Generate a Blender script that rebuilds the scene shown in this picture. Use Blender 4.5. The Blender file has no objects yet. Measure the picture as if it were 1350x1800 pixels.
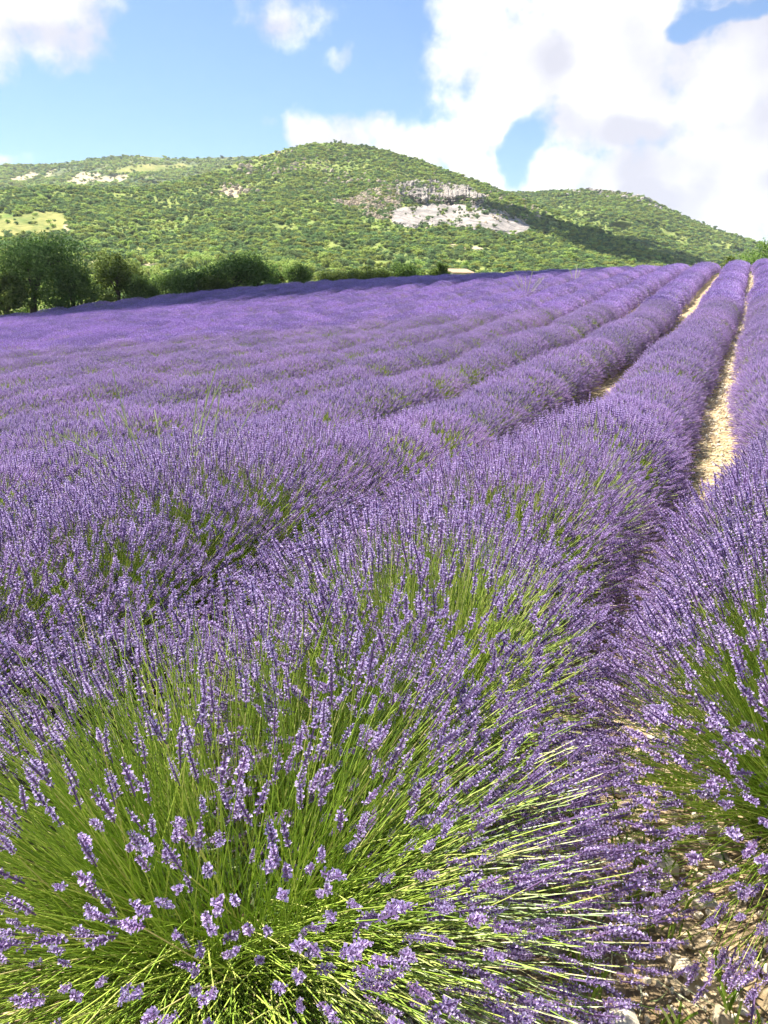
import bpy, bmesh, math, random
import numpy as np
from mathutils import Vector
random.seed(7)
RNG = np.random.default_rng(11)
R = math.radians
scene = bpy.context.scene
col = scene.collection

# ------------------------------------------------------------------ camera, sky, sun, exposure
CAM_Z = 1.65
FPX = 1400.0                      # focal length in photograph pixels (1350 x 1800)
PITCH = R(15.0)
PSI = R(24.1)                     # camera heading, left of the row direction (+Y)
cam_d = bpy.data.cameras.new('camera')
cam_d.sensor_fit = 'VERTICAL'; cam_d.sensor_height = 36.0; cam_d.lens = 28.0
cam_d.clip_start = 0.05; cam_d.clip_end = 8000
cam = bpy.data.objects.new('camera', cam_d); col.objects.link(cam)
cam.location = (0, 0, CAM_Z); cam.rotation_euler = (R(90) - PITCH, 0, PSI)
scene.camera = cam

SUN_EL = R(59.0)
SUN_AZ = PSI + R(46.0)            # counter-clockwise from +Y: to the left of the camera, slightly ahead
SUN = np.array([-math.sin(SUN_AZ) * math.cos(SUN_EL), math.cos(SUN_AZ) * math.cos(SUN_EL), math.sin(SUN_EL)])
sun_d = bpy.data.lights.new('sun', 'SUN'); sun_d.energy = 5.0; sun_d.angle = R(0.5); sun_d.color = (1.0, 0.95, 0.86)
sun = bpy.data.objects.new('sun', sun_d); col.objects.link(sun)
sun.rotation_euler = Vector(SUN).to_track_quat('Z', 'Y').to_euler()

scene.view_settings.view_transform = 'Standard'
scene.view_settings.look = 'None'
scene.view_settings.gamma = 1.0
scene.view_settings.use_curve_mapping = False
scene.view_settings.exposure = 1.3
scene.cycles.use_denoising = True
scene.cycles.use_adaptive_sampling = True; scene.cycles.adaptive_threshold = 0.025
scene.cycles.max_bounces = 5
scene.cycles.diffuse_bounces = 2
scene.cycles.transmission_bounces = 3
scene.cycles.transparent_max_bounces = 4
scene.cycles.sample_clamp_indirect = 4.0
scene.render.film_transparent = False

FW = np.array([-math.sin(PSI), math.cos(PSI)])
RT = np.array([math.cos(PSI), math.sin(PSI)])
def ray(u, v):
    """slopes (right, up) per metre of horizontal forward distance for a photograph pixel"""
    xc = (np.asarray(u, float) - 675) / FPX; yc = (900 - np.asarray(v, float)) / FPX
    den = math.cos(PITCH) + math.sin(PITCH) * yc
    return xc / den, (-math.sin(PITCH) + math.cos(PITCH) * yc) / den
def pix(u, v, d):
    xr, zr = ray(u, v); d = np.asarray(d, float)
    return np.stack(np.broadcast_arrays(d * (FW[0] + RT[0] * xr), d * (FW[1] + RT[1] * xr), CAM_Z + d * zr), -1)
def azel(u, v):
    xr, zr = ray(u, v)
    return float(PSI - math.atan(xr)), float(math.atan2(zr, math.hypot(1, xr)))   # azimuth ccw from +Y, elevation

# ------------------------------------------------------------------ node helpers
def nn(nt, typ, **kw):
    n = nt.nodes.new(typ)
    for k, v in kw.items(): setattr(n, k, v)
    return n
def put(nt, sock, v):
    if isinstance(v, bpy.types.NodeSocket): nt.links.new(v, sock)
    elif v is not None: sock.default_value = v
def mth(nt, op, a, b=None, c=None, clamp=False):
    n = nn(nt, 'ShaderNodeMath', operation=op); n.use_clamp = clamp
    put(nt, n.inputs[0], a)
    if b is not None: put(nt, n.inputs[1], b)
    if c is not None: put(nt, n.inputs[2], c)
    return n.outputs[0]
def mixc(nt, f, a, b, mode='MIX'):
    n = nn(nt, 'ShaderNodeMix', data_type='RGBA', blend_type=mode)
    put(nt, n.inputs[0], f); put(nt, n.inputs[6], a); put(nt, n.inputs[7], b)
    return n.outputs[2]
def noise(nt, vec, scale, detail=4, rough=0.5, out=0):
    n = nn(nt, 'ShaderNodeTexNoise'); n.inputs['Scale'].default_value = scale
    n.inputs['Detail'].default_value = detail; n.inputs['Roughness'].default_value = rough
    if vec is not None: put(nt, n.inputs['Vector'], vec)
    return n.outputs[out]
def sstep(nt, x, a, b, lo=0.0, hi=1.0):
    n = nn(nt, 'ShaderNodeMapRange', interpolation_type='SMOOTHSTEP')
    put(nt, n.inputs[0], x); n.inputs[1].default_value = a; n.inputs[2].default_value = b
    n.inputs[3].default_value = lo; n.inputs[4].default_value = hi
    return n.outputs[0]
def attr(nt, name, out='Fac'):
    return nn(nt, 'ShaderNodeAttribute', attribute_name=name).outputs[out]

# ------------------------------------------------------------------ world: physical sky with cumulus clouds
def build_world():
    w = bpy.data.worlds.new('World'); scene.world = w; w.use_nodes = True
    w.cycles.sampling_method = 'MANUAL'; w.cycles.sample_map_resolution = 256
    nt = w.node_tree; nt.nodes.clear()
    out = nn(nt, 'ShaderNodeOutputWorld'); bg = nn(nt, 'ShaderNodeBackground')
    bg.inputs['Strength'].default_value = 0.06
    nt.links.new(bg.outputs[0], out.inputs[0])
    sky = nn(nt, 'ShaderNodeTexSky', sky_type='NISHITA'); sky.sun_disc = False
    sky.sun_elevation = SUN_EL; sky.sun_rotation = (-SUN_AZ) % (2 * math.pi)
    sky.altitude = 900; sky.air_density = 1.0; sky.dust_density = 0.4; sky.ozone_density = 2.0
    tc = nn(nt, 'ShaderNodeTexCoord').outputs['Generated']
    sep = nn(nt, 'ShaderNodeSeparateXYZ'); put(nt, sep.inputs[0], tc)
    x, y, z = sep.outputs
    # warp the direction a little so that blob outlines billow
    n1 = nn(nt, 'ShaderNodeTexNoise'); n1.inputs['Scale'].default_value = 8; n1.inputs['Detail'].default_value = 4
    n1.inputs['Roughness'].default_value = 0.6; put(nt, n1.inputs['Vector'], tc)
    puff = noise(nt, tc, 17, 6, 0.6)
    az = mth(nt, 'ARCTAN2', mth(nt, 'MULTIPLY', x, -1.0), y)
    el = mth(nt, 'ARCSINE', z)
    cmb = nn(nt, 'ShaderNodeCombineXYZ'); put(nt, cmb.inputs[0], az); put(nt, cmb.inputs[1], el)
    def vm(op, a, b, c=None):
        n = nn(nt, 'ShaderNodeVectorMath', operation=op); put(nt, n.inputs[0], a); put(nt, n.inputs[1], b)
        if c is not None: put(nt, n.inputs[2], c)
        return n
    w0 = vm('SUBTRACT', n1.outputs['Color'], (.5, .5, .5)).outputs[0]
    pos = vm('MULTIPLY_ADD', w0, (.12, .095, 0), cmb.outputs[0]).outputs[0]
    # clouds in view: (pixel centre, half sizes in pixels, thickness)
    blobs = [(50, 0, 125, 90, 1.0), (-90, 20, 120, 95, 1.0), (490, -5, 105, 72, .62), (595, 106, 32, 30, .5),
             (855, 60, 105, 90, 1.0), (1000, 110, 190, 115, 1.1), (1080, -10, 130, 110, 1.1), (1090, 190, 190, 56, 1.1), (890, 175, 90, 62, 1.0),
             (1320, 110, 150, 100, 1.05), (1270, 70, 70, 50, .9), (1250, 310, 230, 105, 1.1), (1400, 270, 150, 120, 1.1), (1000, 300, 54, 62, .9), (1100, 330, 130, 50, 1.0),
             (595, 243, 58, 44, 1.0), (690, 262, 90, 44, 1.0), (828, 258, 72, 50, 1.05), (810, 310, 160, 36, 1.1),
             (10, 272, 80, 28, .66), (165, 286, 40, 13, .5), (490, 234, 55, 16, .42)]
    dens = None
    for (u, v, ru, rv, th) in blobs:
        a0, e0 = azel(u, v); ra = ru / FPX * math.cos(a0 - PSI) ** 2; re = rv / FPX
        q = vm('MULTIPLY_ADD', pos, (1 / ra, 1 / re, 0), (-a0 / ra, -e0 / re, 0)).outputs[0]
        g = mth(nt, 'MULTIPLY_ADD', vm('DOT_PRODUCT', q, q).outputs['Value'], -.42, th)
        dens = g if dens is None else mth(nt, 'MAXIMUM', dens, g)
    for (u, v, ru, rv) in [(932, 262, 19, 40), (1222, 36, 22, 12), (1290, 4, 40, 12)]:      # blue gaps between them
        a0, e0 = azel(u, v); ra = ru / FPX * math.cos(a0 - PSI) ** 2; re = rv / FPX
        q = vm('MULTIPLY_ADD', pos, (1 / ra, 1 / re, 0), (-a0 / ra, -e0 / re, 0)).outputs[0]
        dens = mth(nt, 'MINIMUM', dens, mth(nt, 'MULTIPLY_ADD', vm('DOT_PRODUCT', q, q).outputs['Value'], .17, .30))
    # the rest of the sky carries scattered clouds of the same kind
    big = noise(nt, tc, 3.2, 2, 0.5)
    far = mth(nt, 'ABSOLUTE', mth(nt, 'SUBTRACT', az, PSI))
    outside = mth(nt, 'MAXIMUM', sstep(nt, far, 0.55, 0.75), sstep(nt, el, 0.36, 0.55))
    dens = mth(nt, 'MAXIMUM', dens, mth(nt, 'MULTIPLY', sstep(nt, big, 0.5, 0.68), outside))
    pf = mth(nt, 'SUBTRACT', puff, 0.5)
    d2 = mth(nt, 'MULTIPLY_ADD', pf, 1.3, dens)
    cover = sstep(nt, d2, 0.36, 0.90)
    lit = mth(nt, 'MULTIPLY_ADD', pf, 0.9, sstep(nt, noise(nt, tc, 6.0, 2, 0.5), 0.38, 0.60), clamp=True)
    grey = None      # shaded undersides
    for (u, v, ru, rv) in [(860, 90, 100, 50), (1080, 222, 170, 20), (1240, 360, 150, 34), (30, 60, 90, 26), (480, 40, 60, 20)]:
        a0, e0 = azel(u, v); ra = ru / FPX * math.cos(a0 - PSI) ** 2; re = rv / FPX
        q = vm('MULTIPLY_ADD', pos, (1 / ra, 1 / re, 0), (-a0 / ra, -e0 / re, 0)).outputs[0]
        g = mth(nt, 'MULTIPLY_ADD', vm('DOT_PRODUCT', q, q).outputs['Value'], -.3, .52); grey = g if grey is None else mth(nt, 'MAXIMUM', grey, g)
    lit = mth(nt, 'SUBTRACT', lit, mth(nt, 'MAXIMUM', grey, 0.0), clamp=True)
    white = mixc(nt, lit, (5.5, 5.5, 6.2, 1), (9.2, 9.2, 9.3, 1))
    blue = mixc(nt, 1.0, sky.outputs[0], SKYTINT, 'MULTIPLY')
    c = mixc(nt, cover, blue, white)
    put(nt, bg.inputs['Color'], c)
SKYTINT = (0.96, 1.06, 1.16, 1)
build_world()

# ------------------------------------------------------------------ materials
def new_mat(name):
    m = bpy.data.materials.new(name); m.use_nodes = True
    m.node_tree.nodes.clear()
    return m, m.node_tree
def leafy(name, colour_fn, trans=0.3, rough=0.6, gloss=0.0):
    m, nt = new_mat(name)
    out = nn(nt, 'ShaderNodeOutputMaterial')
    c = colour_fn(nt)
    d = nn(nt, 'ShaderNodeBsdfDiffuse'); put(nt, d.inputs['Color'], c)
    t = nn(nt, 'ShaderNodeBsdfTranslucent'); put(nt, t.inputs['Color'], c)
    mx = nn(nt, 'ShaderNodeMixShader'); mx.inputs[0].default_value = trans
    nt.links.new(d.outputs[0], mx.inputs[1]); nt.links.new(t.outputs[0], mx.inputs[2])
    last = mx.outputs[0]
    if gloss:
        g = nn(nt, 'ShaderNodeBsdfGlossy'); g.inputs['Roughness'].default_value = rough
        g.inputs['Color'].default_value = (1, 1, 1, 1)
        m2 = nn(nt, 'ShaderNodeMixShader'); m2.inputs[0].default_value = gloss
        nt.links.new(last, m2.inputs[1]); nt.links.new(g.outputs[0], m2.inputs[2]); last = m2.outputs[0]
    nt.links.new(last, out.inputs[0])
    return m
def ramp(nt, fac, stops):
    n = nn(nt, 'ShaderNodeValToRGB'); e = n.color_ramp.elements
    while len(e) < len(stops): e.new(0.5)
    for k, (p, c) in enumerate(stops): e[k].position = p; e[k].color = (*c, 1)
    put(nt, n.inputs[0], fac); return n.outputs[0]
def flower_colour(nt):
    t = attr(nt, 'tint')
    c = ramp(nt, t, [(0.0, (.16, .10, .21)), (0.35, (.39, .28, .57)), (0.7, (.68, .54, .92)), (1.0, (.89, .80, .98))])
    rnd = attr(nt, 'rnd')
    c = mixc(nt, mth(nt, 'MULTIPLY', rnd, 0.35), c, mixc(nt, 0.6, c, (.52, .30, .55, 1)))          # some spikes are pinker
    pos = nn(nt, 'ShaderNodeNewGeometry').outputs['Position']
    big = noise(nt, pos, 0.13, 3, 0.55)
    c = mixc(nt, sstep(nt, big, 0.50, 0.72, 0, 0.45), c, mixc(nt, 0.5, c, (.60, .47, .72, 1)))    # paler plants in patches
    oi = nn(nt, 'ShaderNodeObjectInfo').outputs['Random']
    h = nn(nt, 'ShaderNodeHueSaturation'); put(nt, h.inputs['Color'], c)
    put(nt, h.inputs['Value'], mth(nt, 'ADD', 0.88, mth(nt, 'MULTIPLY', oi, 0.24)))
    put(nt, h.inputs['Hue'], mth(nt, 'ADD', 0.49, mth(nt, 'MULTIPLY', oi, 0.02)))
    return h.outputs[0]
M_FLOWER = leafy('lavender_flower', flower_colour, 0.44)
def stem_colour(nt):
    t = attr(nt, 'tint')
    return ramp(nt, t, [(0.0, (.10, .18, .025)), (0.5, (.33, .48, .055)), (0.85, (.56, .66, .13)), (1.0, (.66, .60, .26))])
M_STEM = leafy('lavender_stem', stem_colour, 0.25, 0.4, 0.04)
def lleaf_colour(nt):
    return ramp(nt, attr(nt, 'tint'), [(0.0, (.05, .085, .03)), (0.6, (.13, .20, .06)), (1.0, (.27, .31, .15))])
M_LLEAF = leafy('lavender_leaf', lleaf_colour, 0.2)
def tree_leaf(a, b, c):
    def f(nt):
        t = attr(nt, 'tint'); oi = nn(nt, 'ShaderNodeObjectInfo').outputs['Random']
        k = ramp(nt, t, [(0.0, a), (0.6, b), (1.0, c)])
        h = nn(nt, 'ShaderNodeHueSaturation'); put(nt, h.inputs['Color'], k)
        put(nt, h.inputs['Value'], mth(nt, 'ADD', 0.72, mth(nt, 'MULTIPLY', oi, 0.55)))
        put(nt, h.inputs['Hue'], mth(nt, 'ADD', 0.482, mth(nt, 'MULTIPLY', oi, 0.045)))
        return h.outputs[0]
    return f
M_OAK = leafy('oak_leaf', tree_leaf((.25, .31, .075), (.39, .46, .12), (.49, .55, .17)), 0.45)
M_DARK = leafy('evergreen_leaf', tree_leaf((.10, .16, .065), (.19, .27, .105), (.27, .35, .14)), 0.4)
M_EDGE = leafy('hedgerow_leaf', tree_leaf((.09, .14, .04), (.19, .27, .07), (.31, .39, .11)), 0.55)
M_GRASS = leafy('grass_blade', lambda nt: ramp(nt, attr(nt, 'tint'), [(0, (.14, .24, .03)), (.7, (.28, .40, .06)), (1, (.50, .50, .20))]), 0.35)
M_STRAW = leafy('pale_stalk', lambda nt: ramp(nt, attr(nt, 'tint'), [(0, (.48, .56, .22)), (1, (.74, .74, .46))]), 0.2)
def rocky(name, stops, scale, bump=0.4, dist=0.02):
    m, nt = new_mat(name); out = nn(nt, 'ShaderNodeOutputMaterial')
    p = nn(nt, 'ShaderNodeBsdfPrincipled'); p.inputs['Roughness'].default_value = 0.9; p.inputs['Specular IOR Level'].default_value = 0.2
    pos = nn(nt, 'ShaderNodeNewGeometry').outputs['Position']
    f = noise(nt, pos, scale, 7, 0.6)
    oi = nn(nt, 'ShaderNodeObjectInfo').outputs['Random']
    c = ramp(nt, mth(nt, 'ADD', f, mth(nt, 'MULTIPLY', mth(nt, 'SUBTRACT', oi, 0.5), 0.25)), stops)
    put(nt, p.inputs['Base Color'], c)
    b = nn(nt, 'ShaderNodeBump'); b.inputs['Strength'].default_value = bump; b.inputs['Distance'].default_value = dist
    put(nt, b.inputs['Height'], noise(nt, pos, scale * 2.3, 6, 0.65)); nt.links.new(b.outputs[0], p.inputs['Normal'])
    nt.links.new(p.outputs[0], out.inputs[0]); return m
M_STONE = rocky('limestone', [(.25, (.44, .34, .21)), (.5, (.64, .55, .40)), (.75, (.78, .72, .60))], 14, .5, .01)
M_CLIFF = rocky('cliff_rock', [(.28, (.17, .15, .13)), (.47, (.35, .31, .27)), (.62, (.45, .40, .34)), (.75, (.52, .41, .28))], .22, .8, 1.2)
M_OUTCROP = rocky('outcrop_rock', [(.28, (.28, .22, .16)), (.5, (.44, .36, .26)), (.75, (.56, .45, .31))], .3, .8, .8)
M_SCREE = rocky('scree_rubble', [(.3, (.22, .20, .18)), (.5, (.40, .35, .31)), (.7, (.52, .45, .38))], .12, .7, .6)
M_BARK = rocky('bark', [(.3, (.05, .04, .03)), (.7, (.14, .11, .085))], 9, .5, .02)
M_HEAP = rocky('grey_stone', [(.3, (.20, .19, .18)), (.7, (.42, .40, .37))], 3, .5, .05)
M_PLASTER = rocky('pale_render', [(.3, (.58, .54, .48)), (.7, (.72, .69, .63))], 1.5, .2, .02)
M_TILE = rocky('clay_tile', [(.3, (.34, .22, .13)), (.7, (.50, .36, .24))], 2.5, .3, .03)
M_WOOD = rocky('weathered_wood', [(.3, (.10, .08, .06)), (.7, (.2, .16, .12))], 5, .3, .02)
def hill_mat():
    m, nt = new_mat('hill_ground'); out = nn(nt, 'ShaderNodeOutputMaterial')
    p = nn(nt, 'ShaderNodeBsdfPrincipled'); p.inputs['Roughness'].default_value = 1.0; p.inputs['Specular IOR Level'].default_value = 0.0
    pos = nn(nt, 'ShaderNodeNewGeometry').outputs['Position']
    c = attr(nt, 'shade', 'Color')
    f = noise(nt, pos, 0.35, 6, 0.65)
    c = mixc(nt, 1.0, c, ramp(nt, f, [(.3, (.62, .66, .6)), (.5, (.95, .95, .95)), (.72, (1.35, 1.28, 1.15))]), 'MULTIPLY')
    put(nt, p.inputs['Base Color'], c); nt.links.new(p.outputs[0], out.inputs[0]); return m
M_HILL = hill_mat()
def soil_mat(name):
    m, nt = new_mat(name); out = nn(nt, 'ShaderNodeOutputMaterial')
    p = nn(nt, 'ShaderNodeBsdfPrincipled'); p.inputs['Roughness'].default_value = 0.95; p.inputs['Specular IOR Level'].default_value = 0.1
    pos = nn(nt, 'ShaderNodeNewGeometry').outputs['Position']
    vo = nn(nt, 'ShaderNodeTexVoronoi'); vo.inputs['Scale'].default_value = 26; put(nt, vo.inputs['Vector'], pos)
    f = noise(nt, pos, 9, 8, 0.65)
    soil = ramp(nt, f, [(.28, (.26, .18, .10)), (.48, (.46, .35, .21)), (.62, (.60, .49, .32)), (.8, (.72, .64, .48))])
    vg = nn(nt, 'ShaderNodeSeparateColor'); put(nt, vg.inputs[0], vo.outputs['Color'])
    soil = mixc(nt, 1.0, soil, ramp(nt, vg.outputs[0], [(0, (.6, .58, .55)), (.6, (1, .98, .95)), (1, (1.4, 1.35, 1.25))]), 'MULTIPLY')
    g = noise(nt, pos, 1.3, 6, 0.6)
    grass = ramp(nt, g, [(.3, (.09, .12, .03)), (.55, (.20, .22, .07)), (.75, (.36, .31, .14))])
    c = mixc(nt, attr(nt, 'verge'), soil, grass)
    put(nt, p.inputs['Base Color'], c)
    b = nn(nt, 'ShaderNodeBump'); b.inputs['Strength'].default_value = 0.7; b.inputs['Distance'].default_value = 0.03
    put(nt, b.inputs['Height'], mth(nt, 'ADD', noise(nt, pos, 16, 8, 0.7), mth(nt, 'MULTIPLY', vo.outputs['Distance'], -1.2)))
    nt.links.new(b.outputs[0], p.inputs['Normal']); nt.links.new(p.outputs[0], out.inputs[0]); return m
M_SOIL = soil_mat('stony_soil')
def cloud_mat():
    m, nt = new_mat('cloud_vapour'); out = nn(nt, 'ShaderNodeOutputMaterial')
    d = nn(nt, 'ShaderNodeBsdfDiffuse'); d.inputs[0].default_value = (.93, .93, .94, 1)
    t = nn(nt, 'ShaderNodeBsdfTranslucent'); t.inputs[0].default_value = (.9, .9, .92, 1)
    mx = nn(nt, 'ShaderNodeMixShader'); mx.inputs[0].default_value = 0.35
    nt.links.new(d.outputs[0], mx.inputs[1]); nt.links.new(t.outputs[0], mx.inputs[2]); nt.links.new(mx.outputs[0], out.inputs[0]); return m
M_CLOUD = cloud_mat()

# ------------------------------------------------------------------ mesh helpers
class Acc:
    """collects vertices, faces (3 or 4 corners), a per-vertex tint/rnd and a per-face material index"""
    def __init__(s): s.v = []; s.t = []; s.r = []; s.f3 = []; s.f4 = []; s.m3 = []; s.m4 = []; s.n = 0
    def add(s, v, f, tint=0.5, rnd=0.5, mat=0):
        v = np.asarray(v, float).reshape(-1, 3); f = np.asarray(f, int)
        s.v.append(v); s.t.append(np.broadcast_to(tint, len(v)).astype(float)); s.r.append(np.broadcast_to(rnd, len(v)).astype(float))
        if f.shape[1] == 3: s.f3.append(f + s.n); s.m3.append(np.full(len(f), mat))
        else: s.f4.append(f + s.n); s.m4.append(np.full(len(f), mat))
        s.n += len(v)
    def arrays(s):
        f3 = np.concatenate(s.f3) if s.f3 else np.zeros((0, 3), int); f4 = np.concatenate(s.f4) if s.f4 else np.zeros((0, 4), int)
        m3 = np.concatenate(s.m3) if s.m3 else np.zeros(0, int); m4 = np.concatenate(s.m4) if s.m4 else np.zeros(0, int)
        return np.concatenate(s.v), np.concatenate(s.t), np.concatenate(s.r), f3, f4, m3, m4
    def merge(s, tpl, Rm, P, rnd=None, mat=None):
        """copies of a template's arrays under rotations Rm (k,3,3) and positions P (k,3)"""
        v, t, r, f3, f4, m3, m4 = tpl; k = len(P); n = len(v)
        if not k: return
        V = np.einsum('kij,nj->kni', Rm, v) + P[:, None, :]
        off = (np.arange(k) * n)[:, None, None] + s.n
        s.v.append(V.reshape(-1, 3)); s.t.append(np.tile(t, k))
        s.r.append(np.repeat(rnd, n) if rnd is not None else np.tile(r, k))
        if len(f3): s.f3.append((f3[None] + off).reshape(-1, 3)); s.m3.append(np.tile(m3 if mat is None else np.full(len(f3), mat), k))
        if len(f4): s.f4.append((f4[None] + off).reshape(-1, 4)); s.m4.append(np.tile(m4 if mat is None else np.full(len(f4), mat), k))
        s.n += k * n
    def mesh(s, name, mats, smooth=False):
        return make_mesh(name, s.arrays(), mats, smooth)
def make_mesh(name, arr, mats, smooth=False, colour=None):
    v, t, r, f3, f4, m3, m4 = arr
    me = bpy.data.meshes.new(name)
    me.vertices.add(len(v)); me.vertices.foreach_set('co', v.astype(np.float32).ravel())
    nl = len(f3) * 3 + len(f4) * 4
    me.loops.add(nl); me.loops.foreach_set('vertex_index', np.concatenate([f3.ravel(), f4.ravel()]).astype(np.int32))
    me.polygons.add(len(f3) + len(f4))
    st = np.concatenate([np.arange(len(f3)) * 3, len(f3) * 3 + np.arange(len(f4)) * 4]).astype(np.int32)
    me.polygons.foreach_set('loop_start', st)
    me.polygons.foreach_set('material_index', np.concatenate([m3, m4]).astype(np.int32))
    me.polygons.foreach_set('use_smooth', np.full(len(st), smooth))
    for m in mats: me.materials.append(m)
    a = me.attributes.new('tint', 'FLOAT', 'POINT'); a.data.foreach_set('value', t.astype(np.float32))
    a = me.attributes.new('rnd', 'FLOAT', 'POINT'); a.data.foreach_set('value', r.astype(np.float32))
    if colour is not None:
        a = me.attributes.new('shade', 'FLOAT_COLOR', 'POINT'); a.data.foreach_set('color', np.c_[colour, np.ones(len(colour))].astype(np.float32).ravel())
    me.update(calc_edges=True); me.validate()
    return me
def obj(name, me, parent=None, loc=(0, 0, 0), rz=0, sc=1.0, label=None, cat=None, group=None, kind=None):
    o = bpy.data.objects.new(name, me); col.objects.link(o)
    o.location = loc; o.rotation_euler = (0, 0, rz); o.scale = (sc, sc, sc) if np.isscalar(sc) else sc
    if parent is not None: o.parent = parent
    if label: o['label'] = label
    if cat: o['category'] = cat
    if group: o['group'] = group
    if kind: o['kind'] = kind
    return o
def frames(D, rng, roll=True):
    """rotation matrices whose z axis is D (k,3)"""
    D = D / np.linalg.norm(D, axis=1, keepdims=True)
    h = np.where(np.abs(D[:, 2:3]) > 0.95, np.array([[1., 0, 0]]), np.array([[0, 0, 1.]]))
    X = np.cross(h, D); X /= np.linalg.norm(X, axis=1, keepdims=True); Y = np.cross(D, X)
    if roll:
        a = rng.uniform(0, 2 * np.pi, len(D))[:, None]
        X, Y = X * np.cos(a) + Y * np.sin(a), Y * np.cos(a) - X * np.sin(a)
    return np.stack([X, Y, D], -1)
def _hash(ix, iy, seed):
    h = (ix.astype(np.int64) * 374761393 + iy.astype(np.int64) * 668265263 + seed * 974711) & 0x7fffffff
    h = ((h ^ (h >> 13)) * 1274126177) & 0x7fffffff
    return ((h ^ (h >> 16)) & 0xffff) / 65535.0
def vnoise(x, y, seed=0):
    x = np.asarray(x, float); y = np.asarray(y, float)
    ix = np.floor(x).astype(int); iy = np.floor(y).astype(int); fx = x - ix; fy = y - iy
    fx = fx * fx * (3 - 2 * fx); fy = fy * fy * (3 - 2 * fy)
    a = _hash(ix, iy, seed); b = _hash(ix + 1, iy, seed); c = _hash(ix, iy + 1, seed); d = _hash(ix + 1, iy + 1, seed)
    return (a * (1 - fx) + b * fx) * (1 - fy) + (c * (1 - fx) + d * fx) * fy
def fbm(x, y, o=4, seed=0):
    s = 0; a = 0.5; t = 0
    for k in range(o): s = s + a * vnoise(x * 2 ** k, y * 2 ** k, seed + k * 17); t += a; a *= 0.5
    return s / t
def smst(a, b, x): t = np.clip((x - a) / (b - a), 0, 1); return t * t * (3 - 2 * t)
def inpoly(u, v, poly):
    u = np.asarray(u, float); v = np.asarray(v, float); r = np.zeros(np.broadcast(u, v).shape, bool)
    for (x0, y0), (x1, y1) in zip(poly, poly[1:] + poly[:1]):
        if y0 == y1: continue
        r ^= ((y0 > v) != (y1 > v)) & (u < (x1 - x0) * (v - y0) / (y1 - y0) + x0)
    return r
def grid_faces(nr, nc, wrap=False):
    i, j = np.meshgrid(np.arange(nr - 1), np.arange(nc if wrap else nc - 1), indexing='ij')
    j2 = (j + 1) % nc
    return np.stack([i * nc + j, i * nc + j2, (i + 1) * nc + j2, (i + 1) * nc + j], -1).reshape(-1, 4)
_EMPTY3 = (np.zeros((0, 3), int), np.zeros(0, int))
def grid_arr(V, faces, t=None):
    n = len(V)
    return (V, np.full(n, .5) if t is None else t, np.full(n, .5), np.zeros((0, 3), int), faces, np.zeros(0, int), np.zeros(len(faces), int))
def src(name, me):
    return bpy.data.objects.new(name, me)      # a source for scattered stuff, not itself in the scene
def scatter(name, pts, rot, scl, idx, sources, label, kind='stuff', cat=None, parent=None):
    """ONE object of kind stuff: copies of the sources on points"""
    me = bpy.data.meshes.new(name); me.vertices.add(len(pts)); me.vertices.foreach_set('co', np.asarray(pts, np.float32).ravel())
    a = me.attributes.new('rot', 'FLOAT_VECTOR', 'POINT'); a.data.foreach_set('vector', np.asarray(rot, np.float32).ravel())
    a = me.attributes.new('scl', 'FLOAT_VECTOR', 'POINT'); a.data.foreach_set('vector', np.asarray(scl, np.float32).ravel())
    a = me.attributes.new('idx', 'INT', 'POINT'); a.data.foreach_set('value', np.asarray(idx, np.int32))
    o = obj(name, me, parent, label=label, cat=cat, kind=kind)
    g = bpy.data.node_groups.new(name + '_scatter', 'GeometryNodeTree')
    g.interface.new_socket('Geometry', in_out='INPUT', socket_type='NodeSocketGeometry')
    g.interface.new_socket('Geometry', in_out='OUTPUT', socket_type='NodeSocketGeometry')
    gi = g.nodes.new('NodeGroupInput'); go = g.nodes.new('NodeGroupOutput')
    layers = sources if isinstance(sources[0], list) else [sources]
    out_j = g.nodes.new('GeometryNodeJoinGeometry')
    def na(nm, ty):
        n = g.nodes.new('GeometryNodeInputNamedAttribute'); n.data_type = ty; n.inputs['Name'].default_value = nm; return n.outputs[0]
    for ly in layers:
      iop = g.nodes.new('GeometryNodeInstanceOnPoints'); jn = g.nodes.new('GeometryNodeJoinGeometry')
      for s in ly:
        oi = g.nodes.new('GeometryNodeObjectInfo'); oi.inputs['Object'].default_value = s; oi.inputs['As Instance'].default_value = True
        g.links.new(oi.outputs['Geometry'], jn.inputs[0])
      g.links.new(gi.outputs[0], iop.inputs['Points']); g.links.new(jn.outputs[0], iop.inputs['Instance'])
      iop.inputs['Pick Instance'].default_value = True
      g.links.new(na('idx', 'INT'), iop.inputs['Instance Index'])
      e2r = g.nodes.new('FunctionNodeEulerToRotation'); g.links.new(na('rot', 'FLOAT_VECTOR'), e2r.inputs[0]); g.links.new(e2r.outputs[0], iop.inputs['Rotation'])
      g.links.new(na('scl', 'FLOAT_VECTOR'), iop.inputs['Scale'])
      g.links.new(iop.outputs[0], out_j.inputs[0])
    g.links.new(out_j.outputs[0], go.inputs[0])
    md = o.modifiers.new('scatter', 'NODES'); md.node_group = g
    return o

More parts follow.
